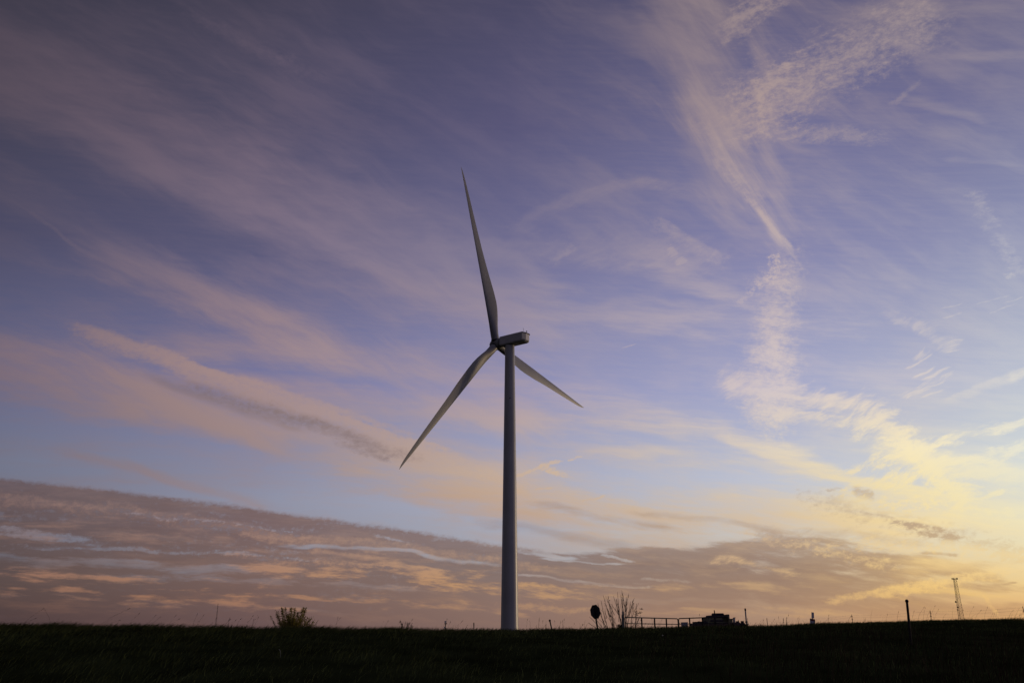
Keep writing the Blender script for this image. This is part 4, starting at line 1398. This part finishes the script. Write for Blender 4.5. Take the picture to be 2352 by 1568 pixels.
pc_ = Q7(970, 850)
plant = thing('power_plant', (pc_.x, PY, -2.0), 'large dark stepped power plant building with roof house, far behind the right gate', 'building')
wall = block('main_wall', 655, 1110, 548, 30, M['wallp'], plant)
ew = block('east_wall', 1112, 1290, 548, 24, M['wallp'], plant, PY + 3)
ct = block('corner_tower', 1292, 1352, 470, 22, M['wallp'], plant, PY - 1.0)
block('tower_cap', 1288, 1346, 452, 20, M['walld'], ct, PY - 0.5, 470)
block('parapet', 650, 1290, 528, 32, M['walld'], plant, PY - 0.6, 550)
block('upper_roof', 735, 1240, 482, 22, M['walld'], plant, PY + 3, 529)
block('roof_house', 880, 1172, 425, 16, M['walld'], plant, PY + 5, 483)
block('roof_edge', 886, 1150, 415, 14, M['walld'], plant, PY + 6, 426)
block('lower_roof', 1172, 1292, 472, 18, M['wallp'], plant, PY + 8, 549)
block('window_band', 735, 1150, 640, 1.0, M['walld'], wall, PY - 0.5, 690)
block('brick_base', 700, 1292, 735, 1.2, M['wallb'], wall, PY - 0.9, 1000)
a = Q7(860, 315)
s1 = MB().tube([Q7(876, 484, PY + 4), Q7(858, 318, PY + 4)], [0.62, 0.5], 14).build('flue', M['walld'], plant)
MB().tube([Q7(822, 530, PY + 4), Q7(815, 412, PY + 4)], [0.6, 0.5], 14).build('flue', M['walld'], plant)
lowb = thing('low_building', (Q7(450, 800).x, PY - 30, -2.0), 'low dark flat building left of the power plant, seen through the right gate', 'building')
block('wall', 190, 652, 745, 20, M['wallb'], lowb, PY - 30)
block('roof', 250, 650, 692, 16, M['walld'], lowb, PY - 28, 745)
for (x0, x1, yt) in ((345, 400, 678), (405, 470, 684), (548, 588, 655), (600, 640, 684)):
    block('roof_unit', x0, x1, yt, 5, M['walld'], lowb, PY - 26, 692)
block('door', 255, 290, 790, 0.6, M['walld'], lowb, PY - 30.4, 1000)

ann = thing('annex_building', (Q7(1415, 800).x, PY + 10, -2.0), 'narrow pale annex with dark flat roof, right beside the power plant', 'building')
block('wall', 1372, 1455, 625, 12, M['wallp'], ann, PY + 10)
block('roof', 1368, 1460, 594, 12.6, M['walld'], ann, PY + 9.6, 625)

def cyl(name, x0, x1, y0, y1, Yd, m, parent, n=24, rt=None):
    a, b = Q7((x0[0] + x0[1]) / 2, y0, Yd), Q7((x1[0] + x1[1]) / 2, y1, Yd)
    r0 = (Q7(x0[1], y0, Yd).x - Q7(x0[0], y0, Yd).x) / 2
    r1 = (Q7(x1[1], y1, Yd).x - Q7(x1[0], y1, Yd).x) / 2
    b.x = a.x = (a.x + b.x) / 2
    return MB().tube([a, b], [r0, r1], n).build(name, m, parent, False)


sl = thing('storage_silo', (Q7(1520, 800).x, PY + 20, -2.0), 'squat grey cylindrical silo between the annex and the chimney', 'silo')
cyl('barrel', (1478, 1560), (1478, 1560), 1050, 572, PY + 20, M['silo'], sl)
cyl('roof', (1474, 1560), (1490, 1546), 572, 552, PY + 20, M['walld'], sl)
ch = thing('chimney_stack', (Q7(1890, 800).x, PY, -2.0), 'slender tall grey chimney with a wider dark top, right of the power plant', 'chimney')
a, b = Q7(1914, 800), Q7(1868, 262)
mid_x = Q7(1868, 262).x
shaft = MB().tube([(mid_x, PY, -2), (mid_x, PY, Q7(0, 335).z)], [0.80, 0.66], 24).build('shaft', M['stack'], ch)
MB().tube([(mid_x, PY, Q7(0, 335).z), (mid_x, PY, Q7(0, 325).z), (mid_x, PY, Q7(0, 270).z), (mid_x, PY, Q7(0, 258).z)], [0.68, 0.85, 0.80, 0.62], 24).build('dark_top', M['walld'], ch)
MB().tube([(mid_x, PY, Q7(0, 720).z), (mid_x, PY, Q7(0, 680).z)], [1.35, 1.0], 24).build('base_collar', M['walld'], ch)
fp = thing('flag_pole', (Q7(1945, 800).x, PY - 12, -2.0), 'thin bare pole close beside the tall grey chimney', 'pole')
px_ = Q7(1942, 575, PY - 12)
MB().tube([(px_.x, PY - 12, -2), (px_.x, PY - 12, px_.z)], [0.26, 0.16], 10).build('mast', M['walld'], fp)
MB().box((px_.x - 0.45, PY - 12.4, Q7(0, 790, PY - 12).z), (px_.x + 0.5, PY - 11.6, Q7(0, 745, PY - 12).z)).build('switch_box', M['walld'], fp)
shed = thing('equipment_shed', (Q7(1640, 800).x, PY - 35, -2.0), 'long low dark shed between the annex and the chimney foot', 'building')
block('wall', 1462, 1700, 712, 14, M['wallb'], shed, PY - 35)
block('wing', 1702, 1862, 735, 12, M['walld'], shed, PY - 33)
block('roof_unit', 1600, 1668, 672, 5, M['walld'], shed, PY - 30, 712)
block('roof_unit', 1752, 1822, 668, 4, M['walld'], shed, PY - 30, 735)
block('vent_pipe', 1640, 1656, 640, 1.2, M['walld'], shed, PY - 29, 672)
for (cx_, tp_, hf_, nl, lab) in ((1885, 770, 70, 1300, 'small dark tree at the foot of the grey chimney'),
                                 (1440, 740, 60, 1100, 'low leafy tree before the narrow annex')):
    leaf_mound('distant_tree', 1720 + cx_ / 13.07, 1500 + tp_ / 13.07, hf_ / 13.07, PY - 40, 1500 + 860 / 13.07, nl, M['gleaf'], lab, 'tree', 0.36)

# ------------------------------------------------------------------ lattice towers
def lattice_tower(name, xc, zt, wt_, wb, Yd, label, m, bays, rleg, rbr, spin, group):
    """A three-legged tapering lattice tower."""
    t = thing(name, (xc, Yd, -1.0), label, 'tower', group)
    leg = lambda k, z: Vector((xc, Yd, 0)) + Vector((math.cos(spin + k * 2.0944), math.sin(spin + k * 2.0944), 0)) * ((wb + (wt_ - wb) * (z + 1) / (zt + 1)) / math.sqrt(3)) + Vector((0, 0, z))
    for k in range(3):
        MB().tube([leg(k, -1.0), leg(k, zt)], [rleg, rleg * 0.8], 6).build('leg', m, t)
    mb = MB()
    zs = [-1.0]
    step = (zt + 1) / bays
    while zs[-1] + step <= zt + 0.01:
        zs.append(zs[-1] + step)
    for i in range(len(zs) - 1):
        for k in range(3):
            a_, b_ = leg(k, zs[i]), leg((k + 1) % 3, zs[i])
            c_, d_ = leg(k, zs[i + 1]), leg((k + 1) % 3, zs[i + 1])
            mb.tube([a_, d_], rbr, 4, False)
            mb.tube([b_, c_], rbr, 4, False)
            mb.tube([c_, d_], rbr, 4, False)
    mb.build('bracing', m, t)
    return t, leg


tt = q(2386.5, 1446, 930)
ct_, leg = lattice_tower('lattice_tower', tt.x, tt.z, 2.9, 6.4, 930, 'tall lattice mast with antennas and dishes against the bright sky on the right', M['lattice'], 22, 0.19, 0.062,
                         math.radians(196), 'lattice masts')
for k in range(3):
    c_ = leg(k, tt.z)
    out = Vector((c_.x - tt.x, c_.y - 930, 0)).normalized()
    sd_ = Vector((-out.y, out.x, 0))
    fr = MB()
    fr.tube([c_ + out * 0.6 - sd_ * 1.6, c_ + out * 0.6 + sd_ * 1.6], 0.12, 6)
    fr.tube([c_, c_ + out * 0.7], 0.12, 6)
    pf = fr.build('antenna_mount', M['lattice'], ct_)
    for s in (-1.5, -0.5, 0.5, 1.5):
        p = c_ + out * 0.75 + sd_ * s
        MB().box((-0.13, -0.10, -0.9), (0.13, 0.10, 0.9), Matrix.Translation(p + Vector((0, 0, 0.1)))).build('antenna', M['lattice'], pf)
for (zx, zy, r) in ((1240, 545, 0.95), (1268, 632, 0.75), (1267, 674, 0.65)):
    p = q(2200 + zx / 6.533, 1420 + zy / 6.533, 928)
    lgp = leg(0, p.z) if abs(leg(0, p.z).x - p.x) < abs(leg(1, p.z).x - p.x) else leg(1, p.z)
    lgp = min((leg(k, p.z) for k in range(3)), key=lambda v: v.x)
    dd = Vector((-0.8, -0.6, 0))
    vs_ = [p - dd * 0.45, p - dd * 0.25, p + dd * 0.1, p + dd * 0.4]
    dish = MB().tube(vs_, [r * 0.35, r * 0.8, r, r], 18).build('dish', M['lattice'], ct_)
    MB().tube([p - dd * 0.4, lgp], 0.1, 6).build('dish_arm', M['lattice'], dish)
tl = q(545.0, 1508, 1500)
lattice_tower('lattice_tower', tl.x, tl.z, 0.9, 3.0, 1500, 'faint thin lattice mast far beyond the grass on the left', M['farlattice'], 24, 0.13, 0.05, 0.4, 'lattice masts')

# ------------------------------------------------------------------ two bleached scraps in the dark grass
for i, (qx, qy, lab) in enumerate(((698.5, 1643, 'pale curled dead stem lying in the dark grass on the left'), (1657, 1597.5, 'tiny pale scrap lying in the grass below the gates'))):
    best = min((abs(at(qx * .91875, qy * .91875, Yd).z - gz(at(qx * .91875, qy * .91875, Yd).x, Yd)), Yd) for Yd in np.arange(14, 39, 0.1))
    Yd = best[1]
    p = q(qx, qy, Yd)
    p.z = gz(p.x, Yd) + 0.12
    if i == 0:
        pts = [p + Vector((-0.035, 0, 0.05)), p + Vector((-0.01, 0, 0.052)), p + Vector((0.01, 0, 0.015)), p + Vector((0.02, 0.01, -0.05)), p + Vector((0.02, 0.02, -0.14))]
        tag(MB().tube(pts, [0.003, 0.005, 0.004, 0.003, 0.002], 6).build('dead_stem', M['pith'], None, True, p), lab, 'stem')
    else:
        mbp = MB()
        mbp.add([p + Vector((-0.022, 0, 0)), p + Vector((0.0, -0.01, 0.006)), p + Vector((0.025, 0.0, -0.012)), p + Vector((0.01, 0.01, 0.010)), p + Vector((-0.01, 0.015, 0.012)),
                 p + Vector((0.0, 0.005, -0.03))],
                [(0, 1, 3), (1, 2, 3), (0, 3, 4), (0, 5, 1), (1, 5, 2), (2, 5, 3), (3, 5, 4), (4, 5, 0)])
        tag(mbp.build('paper_scrap', M['pith'], None, False, p), lab, 'scrap')
